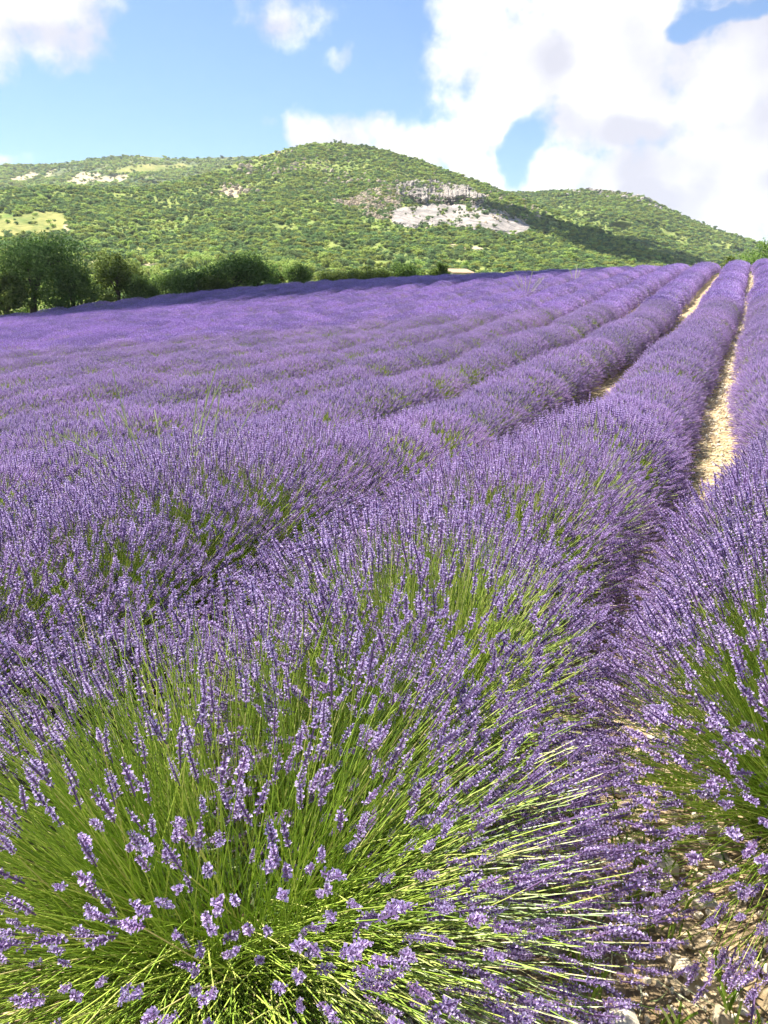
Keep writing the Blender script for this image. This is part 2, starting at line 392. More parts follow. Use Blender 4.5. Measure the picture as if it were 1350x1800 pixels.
# ------------------------------------------------------------------ the ground
_GA = np.array([-60, -8, 0, 8.5, 14, 21.4, 30, 36, 42, 48, 55, 60, 75, 120]); _GZ = np.array([-.5, -.05, 0, .14, .40, .84, 1.50, 2.06, 2.56, 2.92, 3.10, 3.0, 1.2, -2.0])
def _smooth_interp(x, xs, ys):
    # cubic Hermite through the points
    m = np.gradient(ys, xs); i = np.clip(np.searchsorted(xs, x) - 1, 0, len(xs) - 2)
    x = np.clip(x, xs[0], xs[-1]); h = xs[i + 1] - xs[i]; t = (x - xs[i]) / h
    return (2*t**3-3*t**2+1)*ys[i] + (t**3-2*t**2+t)*h*m[i] + (-2*t**3+3*t**2)*ys[i+1] + (t**3-t**2)*h*m[i+1]
def zfield(x, y):
    x = np.asarray(x, float); y = np.asarray(y, float); l = np.clip(-x, -30, 75)
    c = np.interp(y, [0, 10, 36, 55], [.035, .05, .05, .026])
    z = _smooth_interp(y, _GA, _GZ) - c * l + 0.10 * (fbm(x * .11 + 40, y * .11 + 9, 3, 3) - .5) * smst(3, 12, np.hypot(x, y))
    r = np.hypot(x, y)
    return z + (-4.0 - z) * smst(66, 125, r)
# far edge of the field in (left, along) metres
EDGE = [(-30, 53), (-6, 53), (5, 54), (20, 55.5), (26, 52.5), (33, 47.5), (42, 36.5), (50, 24), (58, 8), (62, -4)]
def in_field(x, y):
    l = -np.asarray(x, float); y = np.asarray(y, float)
    e = np.array(EDGE, float)
    return (y < np.interp(l, e[:, 0], e[:, 1])) & (l < 61) & (y > -1)
def edge_at(l): e = np.array(EDGE, float); return np.interp(l, e[:, 0], e[:, 1])
def build_ground():
    nr, na = 190, 320
    r = np.concatenate([[0.02], np.geomspace(0.35, 4000, nr - 1)]); a = np.linspace(0, 2 * np.pi, na, endpoint=False)
    rr, aa = np.meshgrid(r, a, indexing='ij'); x = rr * np.sin(aa); y = rr * np.cos(aa)
    z = zfield(x, y) + 0.02 * (fbm(x * 3, y * 3, 3, 5) - .5) * (rr < 40)
    V = np.stack([x, y, z], -1).reshape(-1, 3)
    arr = grid_arr(V, grid_faces(nr, na, True)[:, ::-1])
    me = make_mesh('ground', arr, [M_SOIL], True)
    l = -V[:, 0]
    ver = smst(-.8, 1.2, V[:, 1] - edge_at(l)); ver = np.maximum(ver, smst(60, 62, l)); ver = np.maximum(ver, smst(.6, -1.2, V[:, 1]) * .75)
    at = me.attributes.new('verge', 'FLOAT', 'POINT'); at.data.foreach_set('value', ver.astype(np.float32))
    obj('ground', me, label='stony pale soil of the lavender field and its grassy verge', kind='structure')
build_ground()
PATH_X = -0.19
def path_x(y): return PATH_X + .05 * np.sin(np.asarray(y) * .35 + .6) - .27 * np.exp(-((np.asarray(y) - 3.6) / 1.9) ** 2)
def build_path():
    ys = np.concatenate([np.linspace(-3, 8, 90), np.linspace(8.3, 52, 140)]); w = np.linspace(-.36, .36, 9)
    Y, W = np.meshgrid(ys, w, indexing='ij'); X = path_x(Y) + W
    prof = -.0 * W
    Z = zfield(X, Y) + .022 + .03 * (fbm(X * 9, Y * 9, 4, 8) - .5) * (1 - smst(.26, .36, np.abs(W))) - .02 * smst(.2, .36, np.abs(W))
    V = np.stack([X, Y, Z], -1).reshape(-1, 3)
    me = make_mesh('path', grid_arr(V, grid_faces(len(ys), len(w))[:, ::-1]), [M_SOIL], True)
    at = me.attributes.new('verge', 'FLOAT', 'POINT'); at.data.foreach_set('value', np.zeros(len(V), np.float32))
    return obj('path', me, label='narrow pale stony path between two lavender rows', kind='structure')
PATH = build_path()

# ------------------------------------------------------------------ hills (placed at their real distances)
SKY_A = np.array([(-260, 352), (-100, 340), (0, 334), (80, 330), (160, 329), (240, 331), (300, 322), (360, 305), (420, 286), (470, 271), (520, 258), (560, 252), (595, 250.5), (640, 256), (700, 270),
                  (750, 286), (800, 305), (850, 323), (900, 343), (950, 361), (1000, 382), (1060, 408), (1120, 434), (1180, 455), (1260, 476), (1400, 500), (1600, 520)], float)
SKY_B = np.array([(600, 420), (700, 380), (780, 352), (860, 337), (920, 338), (980, 336), (1030, 333), (1090, 339), (1130, 346), (1160, 360), (1200, 379), (1250, 399), (1300, 417), (1360, 434), (1450, 458), (1700, 500)], float)
SKY_C = np.array([(-400, 306), (-100, 294), (0, 291), (80, 290.5), (130, 284), (170, 278), (250, 274), (310, 279), (400, 276), (470, 274), (560, 285), (700, 300), (800, 330)], float)
DS_A = np.array([(-260, 380), (0, 420), (240, 470), (420, 590), (600, 640), (800, 600), (950, 520), (1120, 430), (1600, 330)], float)
DS_B = np.array([(600, 900), (900, 900), (1100, 860), (1350, 760), (1700, 640)], float)
DS_C = np.array([(-400, 1150), (0, 1200), (400, 1250), (800, 1250)], float)
LAY = {'A': (SKY_A, DS_A, 566, 104, 1.25, 1), 'B': (SKY_B, DS_B, 500, 430, 1.1, 2), 'C': (SKY_C, DS_C, 372, 640, 1.1, 3)}
def lay(key, u, t):
    """world position on a hill: u across (photograph columns give the bearing), t 0 at the foot, 1 on the crest, >1 behind it"""
    S, D, vb, d0, p, sd = LAY[key]
    vs = np.interp(u, S[:, 0], S[:, 1])
    k = np.convolve([1, 2, 3, 2, 1], [1 / 9.], 'full')
    ds = np.interp(u, D[:, 0], D[:, 1])
    tt = np.clip(t, 0, 1)
    v = vb + (vs - vb) * tt
    d = d0 + (ds - d0) * tt ** p
    relief = (fbm(u * .012 + 5, t * 4 + 3, 4, sd) - .5) * .20 * np.sin(np.pi * tt) ** .7
    d = d * (1 + relief)
    P = pix(u, v, d)
    back = np.clip(t - 1, 0, None)
    P[..., 0] += FW[0] * back * 420; P[..., 1] += FW[1] * back * 420; P[..., 2] -= back * 60 + back ** 2 * 120
    return P, v
SCREE = [(687, 369), (706, 366), (726, 364), (750, 359), (785, 357), (812, 360), (838, 355), (859, 362), (886, 376), (910, 385), (936, 399), (930, 408), (912, 413), (880, 410), (856, 407), (812, 401), (767, 395), (745, 392), (726, 401), (708, 399), (694, 392)]
RUBBLE = [(580, 350), (620, 348), (650, 335), (678, 324), (700, 330), (712, 350), (690, 372), (690, 385), (655, 384), (619, 368)]
MEADOW = [(-300, 384), (0, 384), (60, 372), (112, 374), (118, 400), (90, 412), (0, 420), (-300, 420)]
BARE = [(385, 338), (400, 330), (424, 327), (428, 335), (418, 344), (392, 345)], [(775, 434), (800, 428), (850, 438), (848, 446), (800, 443)], [(398, 341), (428, 343), (427, 349), (405, 348)], \
       [(150, 466), (185, 452), (180, 470), (158, 480)], [(235, 470), (262, 455), (300, 462), (268, 476)], [(110, 394), (118, 386), (121, 402), (114, 410)], [(985, 343), (1000, 340), (1004, 346), (990, 349)]
BARE_C = [(105, 322), (150, 302), (172, 303), (200, 310), (235, 304), (228, 318), (180, 323), (130, 327)], [(20, 316), (62, 298), (66, 306), (40, 322)], [(86, 300), (96, 297), (80, 314), (74, 312)]
MEADOW_C = [(170, 299), (260, 289), (345, 288), (362, 291), (300, 301), (215, 306)]
def masks(key, u, v):
    wu = u + 9 * (fbm(u * .05, v * .08, 3, 21) - .5) * 2; wv = v + 5 * (fbm(u * .05 + 30, v * .08, 3, 22) - .5) * 2
    z = np.zeros(np.broadcast(u, v).shape, bool); m = {}
    if key == 'A':
        m['scree'] = inpoly(wu, wv, SCREE); m['rubble'] = inpoly(wu, wv, RUBBLE); m['meadow'] = inpoly(wu, wv, MEADOW)
        b = z.copy()
        for p in BARE: b |= inpoly(wu, wv, p)
        m['bare'] = b
    elif key == 'C':
        b = z.copy()
        for p in BARE_C: b |= inpoly(wu, wv, p)
        m['scree'] = z; m['rubble'] = z; m['bare'] = b; m['meadow'] = inpoly(wu, wv, MEADOW_C)
    else: m['scree'] = m['rubble'] = m['bare'] = m['meadow'] = z
    return m
def build_hill(key, name, label, u0, u1, du, nt_):
    us = np.arange(u0, u1 + 1, du, dtype=float); ts = np.concatenate([np.linspace(0, 1, nt_), [1.05, 1.15, 1.4, 2.0, 3.0]])
    T, U = np.meshgrid(ts, us, indexing='ij'); P, v = lay(key, U, T)
    n = fbm(U * .05, v * .1, 4, 31)
    c = np.empty(U.shape + (3,)); c[:] = (.24, .29, .09) if key != 'C' else (.19, .22, .11)
    c += (n[..., None] - .5) * np.array([.22, .15, .05])
    m = masks(key, U, v)
    c[m['meadow']] = np.array([.27, .28, .10]) + (n[m['meadow']][:, None] - .5) * np.array([.35, .22, .1])
    c[m['rubble']] = np.array([.42, .35, .24]) + (n[m['rubble']][:, None] - .5) * .3
    c[m['bare']] = np.array([.50, .42, .28]) + (n[m['bare']][:, None] - .5) * .2
    c[m['scree']] = (.50, .46, .41)
    me = make_mesh(name, grid_arr(P.reshape(-1, 3), grid_faces(len(ts), len(us))), [M_HILL], True, colour=np.clip(c, .02, .9).reshape(-1, 3))
    return obj(name, me, label=label, kind='structure')
HILL_A = build_hill('A', 'hill', 'round wooded hill with a cliff behind the lavender field', -250, 1580, 4, 170)
HILL_B = build_hill('B', 'hill', 'lower wooded hill to the right behind the round hill', 620, 1660, 5, 90)
HILL_C = build_hill('C', 'hill', 'far flat ridge with eroded slopes beyond the round hill', -380, 780, 5, 70)

def t_of(key, u, v):
    S, D, vb, d0, p, sd = LAY[key]; vs = np.interp(u, S[:, 0], S[:, 1]); return (v - vb) / (vs - vb)
def patch(name, key, poly, push, cols, mat, label, du, dv, fade):
    """a rock face or scree standing proud of the hill, sinking into it at its border"""
    pu = [p[0] for p in poly]; pv = [p[1] for p in poly]
    us = np.arange(min(pu) - 8, max(pu) + 8, du); vs = np.arange(max(pv) + 6, min(pv) - 6, -dv)
    Vv, U = np.meshgrid(vs, us, indexing='ij')
    P, v = lay(key, U, t_of(key, U, Vv))
    m = np.zeros(U.shape)
    for ou, ov in [(0, 0), (fade, 0), (-fade, 0), (0, fade), (0, -fade), (fade * .7, fade * .7), (-fade * .7, -fade * .7), (fade * .7, -fade * .7), (-fade * .7, fade * .7)]:
        m += inpoly(U + ou + 16 * (fbm(U * .09, Vv * .09, 4, 51) - .5), Vv + ov + 12 * (fbm(U * .09 + 9, Vv * .09, 4, 52) - .5), poly)
    m /= 9
    off = -4 + m * (4 + push) + cols(U, Vv) * m
    tocam = np.array([0, 0, CAM_Z]) - P; tocam[..., 2] = 0; tocam /= np.linalg.norm(tocam, axis=-1, keepdims=True)
    P = P + tocam * off[..., None]
    f = grid_faces(*U.shape); keep = (m.reshape(-1)[f] > .01).any(1)
    me = make_mesh(name, grid_arr(P.reshape(-1, 3), f[keep]), [mat], False)
    return obj(name, me, label=label, kind='structure')
CLIFF = [(692, 330), (703, 322), (738, 316), (773, 319), (818, 328), (846, 342), (858, 352), (838, 360), (812, 354), (785, 356), (767, 358), (738, 357), (714, 346), (700, 346)]
def cliff_cols(U, V):
    w = U + 8 * (fbm(V * .09, U * .02, 3, 64) - .5)
    c = np.abs(fbm(w * .09 + V * .03, V * .03, 4, 61) - .5) * 2
    big = fbm(w * .035, V * .03 + 7, 2, 65)
    ledge = fbm(U * .03, V * .22, 3, 62)
    fine = np.abs(fbm(w * .2 + 3, V * .02, 3, 66) - .5) * 2
    return (1 - c) * 8 - 5 - fine ** .6 * 7 + 3 + (big - .5) * 16 + (ledge - .5) * 9 + (fbm(U * .3, V * .3, 4, 63) - .5) * 5
patch('cliff', 'A', CLIFF, 9, cliff_cols, M_CLIFF, 'grey rock cliff in vertical columns high on the round hill', 1.0, .9, 4)
patch('scree_slope', 'A', SCREE, 3.0, lambda U, V: (fbm(U * .1 - V * .1, V * .02, 3, 71) - .5) * 3 + (fbm(U * .8, V * .8, 3, 72) - .5) * 1.0, M_SCREE, 'pale bare scree slope spilling below the cliff', 1.6, 1.2, 3)

# ------------------------------------------------------------------ trees
def tube(acc, pts, rads, n=6, tint=.5, mat=0):
    pts = np.asarray(pts, float); rads = np.asarray(rads, float)
    T = np.gradient(pts, axis=0); Fm = frames(T, RNG, False); a = np.linspace(0, 2 * np.pi, n, endpoint=False)
    ring = pts[:, None] + rads[:, None, None] * (Fm[:, None, :, 0] * np.cos(a)[None, :, None] + Fm[:, None, :, 1] * np.sin(a)[None, :, None])
    acc.add(ring.reshape(-1, 3), grid_faces(len(pts), n, True), tint, .5, mat)
def leaf_quads(acc, C, size, rng, tint, mat=0, out=None):
    """leaf-sized bent quads around centres C"""
    k = len(C); D = rng.normal(size=(k, 3))
    if out is not None: D = D * .75 + out
    Fm = frames(D, rng); s = size * rng.uniform(.6, 1.3, k)
    q = np.array([[-.5, 0, 0], [0, -.34, .08], [.55, 0, -.05], [0, .34, .08]])
    V = np.einsum('kij,nj->kni', Fm, q) * s[:, None, None] + C[:, None]
    acc.add(V.reshape(-1, 3), np.arange(4 * k).reshape(-1, 4), np.repeat(np.clip(tint, 0, 1), 4), .5, mat)
def crown_points(lobes, n, rng):
    w = np.array([l[3] ** 2 for l in lobes]); pick = rng.choice(len(lobes), n, p=w / w.sum())
    L = np.array([l[:3] for l in lobes])[pick]; r = np.array([l[3] for l in lobes])[pick]
    D = rng.normal(size=(n, 3)); D /= np.linalg.norm(D, axis=1, keepdims=True)
    rad = rng.uniform(0, 1, n) ** .38
    lump = .62 + .75 * fbm(D[:, 0] * 2.6 + pick * 3.1, D[:, 1] * 2.2 + D[:, 2] * 1.7, 2, 91)
    P = L + D * (r * rad * lump)[:, None] * np.array([1, 1, .82])
    lt = rng.uniform(-.28, .28, len(lobes))[pick]
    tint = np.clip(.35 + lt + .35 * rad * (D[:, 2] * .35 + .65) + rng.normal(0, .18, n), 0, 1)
    return P, D, tint
def tree_meshes(rng, h, w, n_leaf, leaf, open_=0.0, mleaf=None, spiky=0.0):
    tr = Acc(); lobes = []
    nt_ = 1 if open_ < .5 else 2
    for s in range(nt_):
        lean = rng.uniform(-.12, .12, 2) * h; base = rng.uniform(-.05, .05, 2) * w * s
        th = h * rng.uniform(.35, .5); pts = [(base[0] + lean[0] * q ** 1.4, base[1] + lean[1] * q ** 1.4, -.15 + (th + .15) * q) for q in np.linspace(0, 1, 5)]
        r0 = .045 * h * (.7 if nt_ > 1 else 1); tube(tr, pts, np.linspace(r0, r0 * .55, 5), 7)
        for k in range(7):
            a = k * 2.4 + rng.uniform(-.4, .4); q = rng.uniform(.45, 1); st = np.array([base[0] + lean[0] * q ** 1.4, base[1] + lean[1] * q ** 1.4, th * q])
            reach = w * .5 * rng.uniform(.35, .8); up = h * rng.uniform(.15, .42) * (1.2 - q * .3)
            en = st + np.array([math.cos(a) * reach, math.sin(a) * reach, up]); en[2] = min(en[2], h * .9)
            mid = (st + en) / 2 + np.array([0, 0, .06 * h]) + rng.normal(0, .03 * h, 3)
            tube(tr, [st, mid, en], [r0 * .45, r0 * .28, r0 * .08], 5)
            lobes.append((*en, w * rng.uniform(.17, .27)))
            lobes.append((*(mid * .4 + en * .6 + rng.normal(0, .06 * w, 3)), w * rng.uniform(.14, .22)))
    top = w * .22
    for k in range(5 + int(spiky * 5)):
        a = rng.uniform(0, 6.28); rr = w * .22 * rng.uniform(0, 1)
        lobes.append((math.cos(a) * rr, math.sin(a) * rr, h - top * rng.uniform(.7, 1.5), top * rng.uniform(.55, 1) * (1 - .4 * spiky)))
    for k in range(20):    # foliage down to the ground, unevenly
        a = k * 2.4 + rng.uniform(0, .5); rr = w * rng.uniform(.15, .46)
        lobes.append((math.cos(a) * rr, math.sin(a) * rr, h * rng.uniform(.08, .6), w * rng.uniform(.12, .22) * (1 - open_ * .55)))
    cr = Acc(); P, D, t = crown_points(lobes, n_leaf, rng); ok = P[:, 2] > .02
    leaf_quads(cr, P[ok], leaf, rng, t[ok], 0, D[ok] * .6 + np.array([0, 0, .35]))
    return tr.mesh('trunk', [M_BARK], True), cr.mesh('crown', [mleaf or M_EDGE])
def scrub_source(rng, mleaf, n=260, leaf=.42, name='scrub', tall=1.0):
    """unit tree (crown about 1 m across before scaling by metres): trunk and leafy lobes in one mesh, for woods"""
    a = Acc(); tube(a, [(0, 0, -.15), (.02, 0, .25), (.0, .03, .5 * tall)], [.045, .035, .012], 5, .5, 1)
    lobes = [(*(rng.normal(0, .2, 2)), .38 * tall + rng.uniform(-.14, .26 * tall), rng.uniform(.2, .32)) for _ in range(9)]
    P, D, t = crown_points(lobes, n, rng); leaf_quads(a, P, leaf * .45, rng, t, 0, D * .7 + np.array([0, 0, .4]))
    return a.mesh(name, [mleaf, M_BARK])
def scrub_parts(rng, mleaf, n, leaf):
    a = Acc(); tube(a, [(0, 0, -.15), (.02, 0, .25), (.0, .03, .5)], [.045, .035, .012], 5)
    for k in range(4):
        an = k * 1.6 + rng.uniform(0, .5); tube(a, [(.02, 0, .25), (.12 * math.cos(an), .12 * math.sin(an), .38), (.26 * math.cos(an), .26 * math.sin(an), .5)], [.022, .016, .005], 4)
    lobes = [(*(rng.normal(0, .2, 2)), .38 + rng.uniform(-.14, .26), rng.uniform(.2, .32)) for _ in range(10)]
    c = Acc(); P, D, t = crown_points(lobes, n, rng); leaf_quads(c, P, leaf * .45, rng, t, 0, D * .7 + np.array([0, 0, .4]))
    return a.mesh('trunk', [M_BARK], True), c.mesh('crown', [mleaf])

def build_woods():
    rng = np.random.default_rng(5)
    oak = [src('oak_scrub', scrub_source(rng, M_OAK)) for _ in range(4)]
    dark = [src('juniper_scrub', scrub_source(rng, M_DARK, 240, .38)) for _ in range(3)]
    near_tr = [scrub_parts(rng, M_OAK, 700, .26) for _ in range(4)] + [scrub_parts(rng, M_DARK, 700, .24) for _ in range(2)]
    specs = {'A': (-230, 1500, 60000, 1.95, 'green oak scrub covering the round hill behind the field'),
             'B': (720, 1560, 34000, 2.6, 'dense green woods covering the lower hill on the right'),
             'C': (-280, 600, 15000, 3.8, 'dark woods along the far flat ridge')}
    for key, (u0, u1, n, size, label) in specs.items():
        u = rng.uniform(u0, u1, n * 3); t = rng.uniform(0, 1, n * 3) ** .62
        P, v = lay(key, u, t)
        # thin the samples so that density is even per square metre
        P2, _ = lay(key, u + 4, t); P3, _ = lay(key, u, np.clip(t + .01, 0, 1.2))
        area = np.linalg.norm(np.cross(P2 - P, P3 - P), axis=1) / (1 / np.maximum(t, .02) ** (.62 ** -1 * .38 / 1) * 1 + 1e-6 if False else 1)
        pdf = t ** (1 / .62 - 1)
        wgt = area / np.maximum(pdf, .03); wgt /= np.quantile(wgt, .97)
        m = masks(key, u, v)
        dens = np.where(m['scree'], .05, np.where(m['rubble'], .6, np.where(m['bare'], .10, np.where(m['meadow'], .035, 1.0))))
        if key == 'A': dens = np.where(inpoly(u, v, CLIFF), .11, dens)
        clump = fbm(P[:, 0] * .035, P[:, 1] * .035, 3, 41); dens = dens * np.clip((clump - .26) * 2.6, .15, 1.0)
        if key == 'A': dens = dens * np.where(v < 330, .75, 1)
        keep = rng.uniform(0, 1, len(u)) < wgt * dens
        u, t, P, v = u[keep], t[keep], P[keep], v[keep]
        if len(u) > n: s = rng.permutation(len(u))[:n]; u, t, P, v = u[s], t[s], P[s], v[s]
        if key == 'A':
            tc_ = -np.stack([P[:, 0], P[:, 1], np.zeros(len(P))], 1); tc_ /= np.linalg.norm(tc_, axis=1, keepdims=True)
            P = P + tc_ * np.where(inpoly(u, v, CLIFF), 11.5, np.where(masks(key, u, v)['scree'], 3.6, 0))[:, None]
        k = len(u); sc = size * np.clip(np.exp(rng.normal(0, .3, k)), .5, 2.0)
        pd = .22 if key == 'A' else (.3 if key == 'B' else .6)
        pd = pd + .35 * (vnoise(P[:, 0] * .02, P[:, 1] * .02, 77) - .5) + (.18 * (v < 330) if key == 'A' else 0)
        isd = rng.uniform(0, 1, k) < pd
        idx = np.where(isd, rng.integers(4, 7, k), rng.integers(0, 4, k))
        if key == 'A':
            d = P[:, 0] * FW[0] + P[:, 1] * FW[1]
            # the trees that show largest: nearest ones above the field edge, inside the frame
            vis = (u > -20) & (u < 1150) & (v < np.interp(u, [0, 400, 800, 1100], [535, 500, 474, 466]))
            o = np.where(vis)[0]; o = o[np.argsort(-(sc[o] / d[o]))][:200]
            for i in o:
                g = 4 + rng.integers(0, 2) if isd[i] else rng.integers(0, 4); tm, cm = near_tr[g]
                kind = ('dark bluish green juniper scrub tree scattered on the lower slope behind the field', 'dark scrub trees on the lower slope') if isd[i] else \
                       ('small round yellow green scrub oak on the lower slope behind the field', 'scrub oaks on the lower slope')
                rt = obj('scrub_tree', None, loc=P[i] - np.array([0, 0, .1]), rz=rng.uniform(0, 6.28), sc=(sc[i], sc[i], sc[i] * rng.uniform(.8, 1.1)), label=kind[0], cat='tree', group=kind[1])
                obj('trunk', tm, rt); obj('crown', cm, rt)
            rest = np.ones(k, bool); rest[o] = False
            P, sc, idx, k = P[rest], sc[rest], idx[rest], int(rest.sum())
        rot = np.zeros((k, 3)); rot[:, 2] = rng.uniform(0, 6.28, k); rot[:, :2] = rng.normal(0, .1, (k, 2))
        scl = np.stack([sc, sc, sc * rng.uniform(.5, .85, k)], 1)
        scatter('forest', P - np.array([0, 0, .12]), rot, scl, idx, oak + dark, label)
        print('woods', key, k)
build_woods()
def rock_mesh(rng, name, mat, sub=1, flat=.7):
    bm = bmesh.new(); bmesh.ops.create_icosphere(bm, subdivisions=sub + 1, radius=.5)
    o = rng.uniform(0, 50, 3)
    for vv in bm.verts:
        c = vv.co; q = .55 + .9 * float(fbm(c.x * 2.1 + o[0] + c.z, c.y * 2.1 + o[1] - c.z, 3, 5)); vv.co = Vector((c.x * q, c.y * q * .85, c.z * q * flat))
    # knock flat facets off
    for k in range(4):
        nrm = Vector(rng.normal(size=3)).normalized(); dcut = rng.uniform(.24, .36)
        for vv in bm.verts:
            e = vv.co.dot(nrm) - dcut
            if e > 0: vv.co -= nrm * e
    me = bpy.data.meshes.new(name); bm.to_mesh(me); bm.free(); me.materials.append(mat); return me
def build_outcrops():
    rng = np.random.default_rng(9); rocks = [src('outcrop_rock', rock_mesh(rng, 'outcrop_rock', M_OUTCROP, 1, 1.0)) for _ in range(4)]
    u = rng.uniform(575, 720, 9000); v = rng.uniform(318, 392, 9000); k = masks('A', u, v)['rubble'] & (rng.uniform(0, 1, 9000) < .26)
    U = [u[k]]; V = [v[k]]; S = [rng.uniform(.8, 2.3, k.sum())]
    for (cu, cv, ru, rv, n, s) in [(432, 300, 8, 6, 14, 4), (500, 298, 24, 8, 40, 3), (415, 335, 26, 8, 40, 3), (640, 320, 40, 8, 60, 3), (520, 268, 50, 8, 25, 2.5), (860, 345, 40, 12, 70, 3), (900, 375, 30, 10, 50, 2.5), (800, 375, 70, 16, 90, 1.4), (560, 300, 120, 30, 60, 2.0), (300, 310, 60, 10, 25, 2)]:
        U.append(cu + rng.normal(0, ru, n)); V.append(cv + rng.normal(0, rv, n)); S.append(s * rng.uniform(.5, 1.2, n))
    U = np.concatenate(U); V = np.concatenate(V); S = np.concatenate(S); t = t_of('A', U, V); ok = (t > 0) & (t < .99); U, V, S, t = U[ok], V[ok], S[ok], t[ok]
    P, _ = lay('A', U, t); n = len(U); rot = rng.uniform(0, 6.28, (n, 3)) * np.array([.1, .1, 1])
    scatter('rocks', P, rot, np.stack([S, S, S * 1.3], 1), rng.integers(0, 4, n), rocks, 'weathered rocks strewn over the round hill beside the cliff')
    rim = [src('rim_rock', rock_mesh(rng, 'rim_rock', M_SCREE, 1, .7)) for _ in range(3)]
    u = rng.uniform(985, 1170, 70); P, _ = lay('B', u, rng.uniform(.93, 1.0, 70)); s = rng.uniform(2.5, 6, 70)
    scatter('rocks', P, rng.uniform(0, 6, (70, 3)) * np.array([.1, .1, 1]), np.stack([s * 1.5, s * 1.5, s], 1), rng.integers(0, 3, 70), rim, 'pale rocks along the crest of the lower right hill')
build_outcrops()

# hedgerow trees along the far edge of the field: (column, top row, distance, width px, open, spiky, label)
def build_hedgerow():
    rng = np.random.default_rng(21)
    specs = [(52, 402, 53, 178, .3, .1, 'largest broad dark tree at the end of the hedgerow beside the stone heap'),
             (-75, 415, 55, 150, .2, .1, 'dark tree cut by the picture edge beside the largest hedgerow tree'),
             (10, 470, 51.5, 84, .8, .2, 'low open tree with bare trunks in front of the largest hedgerow tree'),
             (128, 452, 54, 92, .2, .2, 'dark leafy tree leaning over the grey stone heap'),
             (207, 432, 56, 92, .2, 1.0, 'dark tree with a ragged pointed top just past the stone heap'),
             (252, 478, 55, 60, .1, .2, 'small bushy tree between the ragged tree and the wide low tree'),
             (312, 459, 57, 112, .1, .3, 'wide low dark tree in the middle of the hedgerow'),
             (372, 476, 56.5, 60, .1, .2, 'low bush at the foot of the tall middle hedgerow tree'),
             (412, 431, 58, 108, .1, .4, 'tall dense dark tree in the middle of the hedgerow'),
             (455, 452, 58.5, 66, .2, .6, 'slim dark tree against the tall middle hedgerow tree'),
             (486, 470, 60, 34, .9, .8, 'thin see-through sapling beside the tall hedgerow trees'),
             (520, 462, 60, 54, .8, .6, 'small airy tree with open branches at a hedgerow gap'),
             (585, 474, 62, 52, .1, .2, 'first low rounded bush after the hedgerow gap'),
             (628, 468, 62, 58, .1, .3, 'second low rounded bush after the hedgerow gap'),
             (672, 467, 63, 56, .1, .3, 'third low bush in the trimmed part of the hedgerow'),
             (712, 457, 63, 58, .1, .5, 'tallest bush in the low end of the hedgerow'),
             (776, 459, 66, 36, .2, .4, 'small dark bush beside the little white hut'),
             (742, 474, 64, 28, .2, .2, 'tiny bush at the low end of the hedgerow')]
    for i, (u, vt, d, wpx, op, sp, lab) in enumerate(specs):
        p = pix(u, 500, d); zg = float(zfield(p[0], p[1])); zt = float(pix(u, vt, d)[2]); h = max(zt - zg, .8); w = wpx / FPX * d * 1.02
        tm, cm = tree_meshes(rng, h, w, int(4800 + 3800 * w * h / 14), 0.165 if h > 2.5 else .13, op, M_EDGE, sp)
        rt = obj('hedgerow_tree', None, loc=(p[0], p[1], zg - .05), rz=0, label=lab, cat='tree' if 'bush' not in lab or 'bushy' in lab else 'bush', group='hedgerow along the far edge of the field')
        obj('trunk', tm, rt); obj('crown', cm, rt)
    right = [(1345, 410, 62, 92, 'dark tree rising over the crest where the rows end'), (1283, 446, 66, 50, 'low dark bush beside the dark tree over the field crest'), (1236, 459, 70, 40, 'small bush peeping over the field crest near the end of the rows')]
    for u, vt, d, wpx, lab in right:
        p = pix(u, 470, d); zt = float(pix(u, vt, d)[2]); zg = float(zfield(p[0], p[1])); w = wpx / FPX * d
        tm, cm = tree_meshes(rng, zt - zg, max(w, (zt - zg) * .5), 3600, .15, .1, M_EDGE, .2)
        rt = obj('crest_tree', None, loc=(p[0], p[1], zg - .05), label=lab, cat='tree' if 'tree rising' in lab else 'bush', group='trees behind the crest of the field')
        obj('trunk', tm, rt); obj('crown', cm, rt)
    # low growth under the hedge
    sh = [src('undergrowth_bush', scrub_source(rng, M_EDGE, 200, .34)) for _ in range(3)]
    u = rng.uniform(-160, 560, 90); d = np.interp(u, [-160, 0, 400, 560], [51, 52, 56, 59.5]) + rng.uniform(-.6, 3.5, 90); P = pix(u, 500, d); P[:, 2] = zfield(P[:, 0], P[:, 1]) - .03
    ok = ~in_field(P[:, 0], P[:, 1]); P = P[ok]; n = len(P); s = rng.uniform(.35, 1.1, n)
    scatter('undergrowth', P, rng.uniform(0, 6, (n, 3)) * np.array([0, 0, 1]), np.stack([s, s, s * .8], 1), rng.integers(0, 3, n), sh, 'low green undergrowth along the foot of the hedgerow')
    # heap of grey stones
    p = pix(167, 500, 51.5); zg = float(zfield(p[0], p[1])); hp = obj('stone_heap', None, loc=(p[0], p[1], zg), rz=PSI, label='low heap of grey field stones under the hedgerow trees', cat='stone heap')
    a = Acc(); rk = [rock_mesh(rng, 'heap_stone', M_HEAP, 0, .8) for _ in range(3)]
    for me in rk:
        v = np.array([x.co[:] for x in me.vertices]); f = np.array([q.vertices[:] for q in me.polygons]); k = 110
        x = rng.normal(0, .55, k); y = rng.normal(0, .3, k); z = rng.uniform(0, 1, k) * np.clip(.62 - .55 * np.abs(x) - .4 * np.abs(y), .03, 1)
        a.merge((v, np.full(len(v), .5), np.full(len(v), .5), f, np.zeros((0, 4), int), np.zeros(len(f), int), np.zeros(0, int)), frames(rng.normal(size=(k, 3)), rng) * rng.uniform(.12, .3, k)[:, None, None], np.stack([x, y, z], 1))
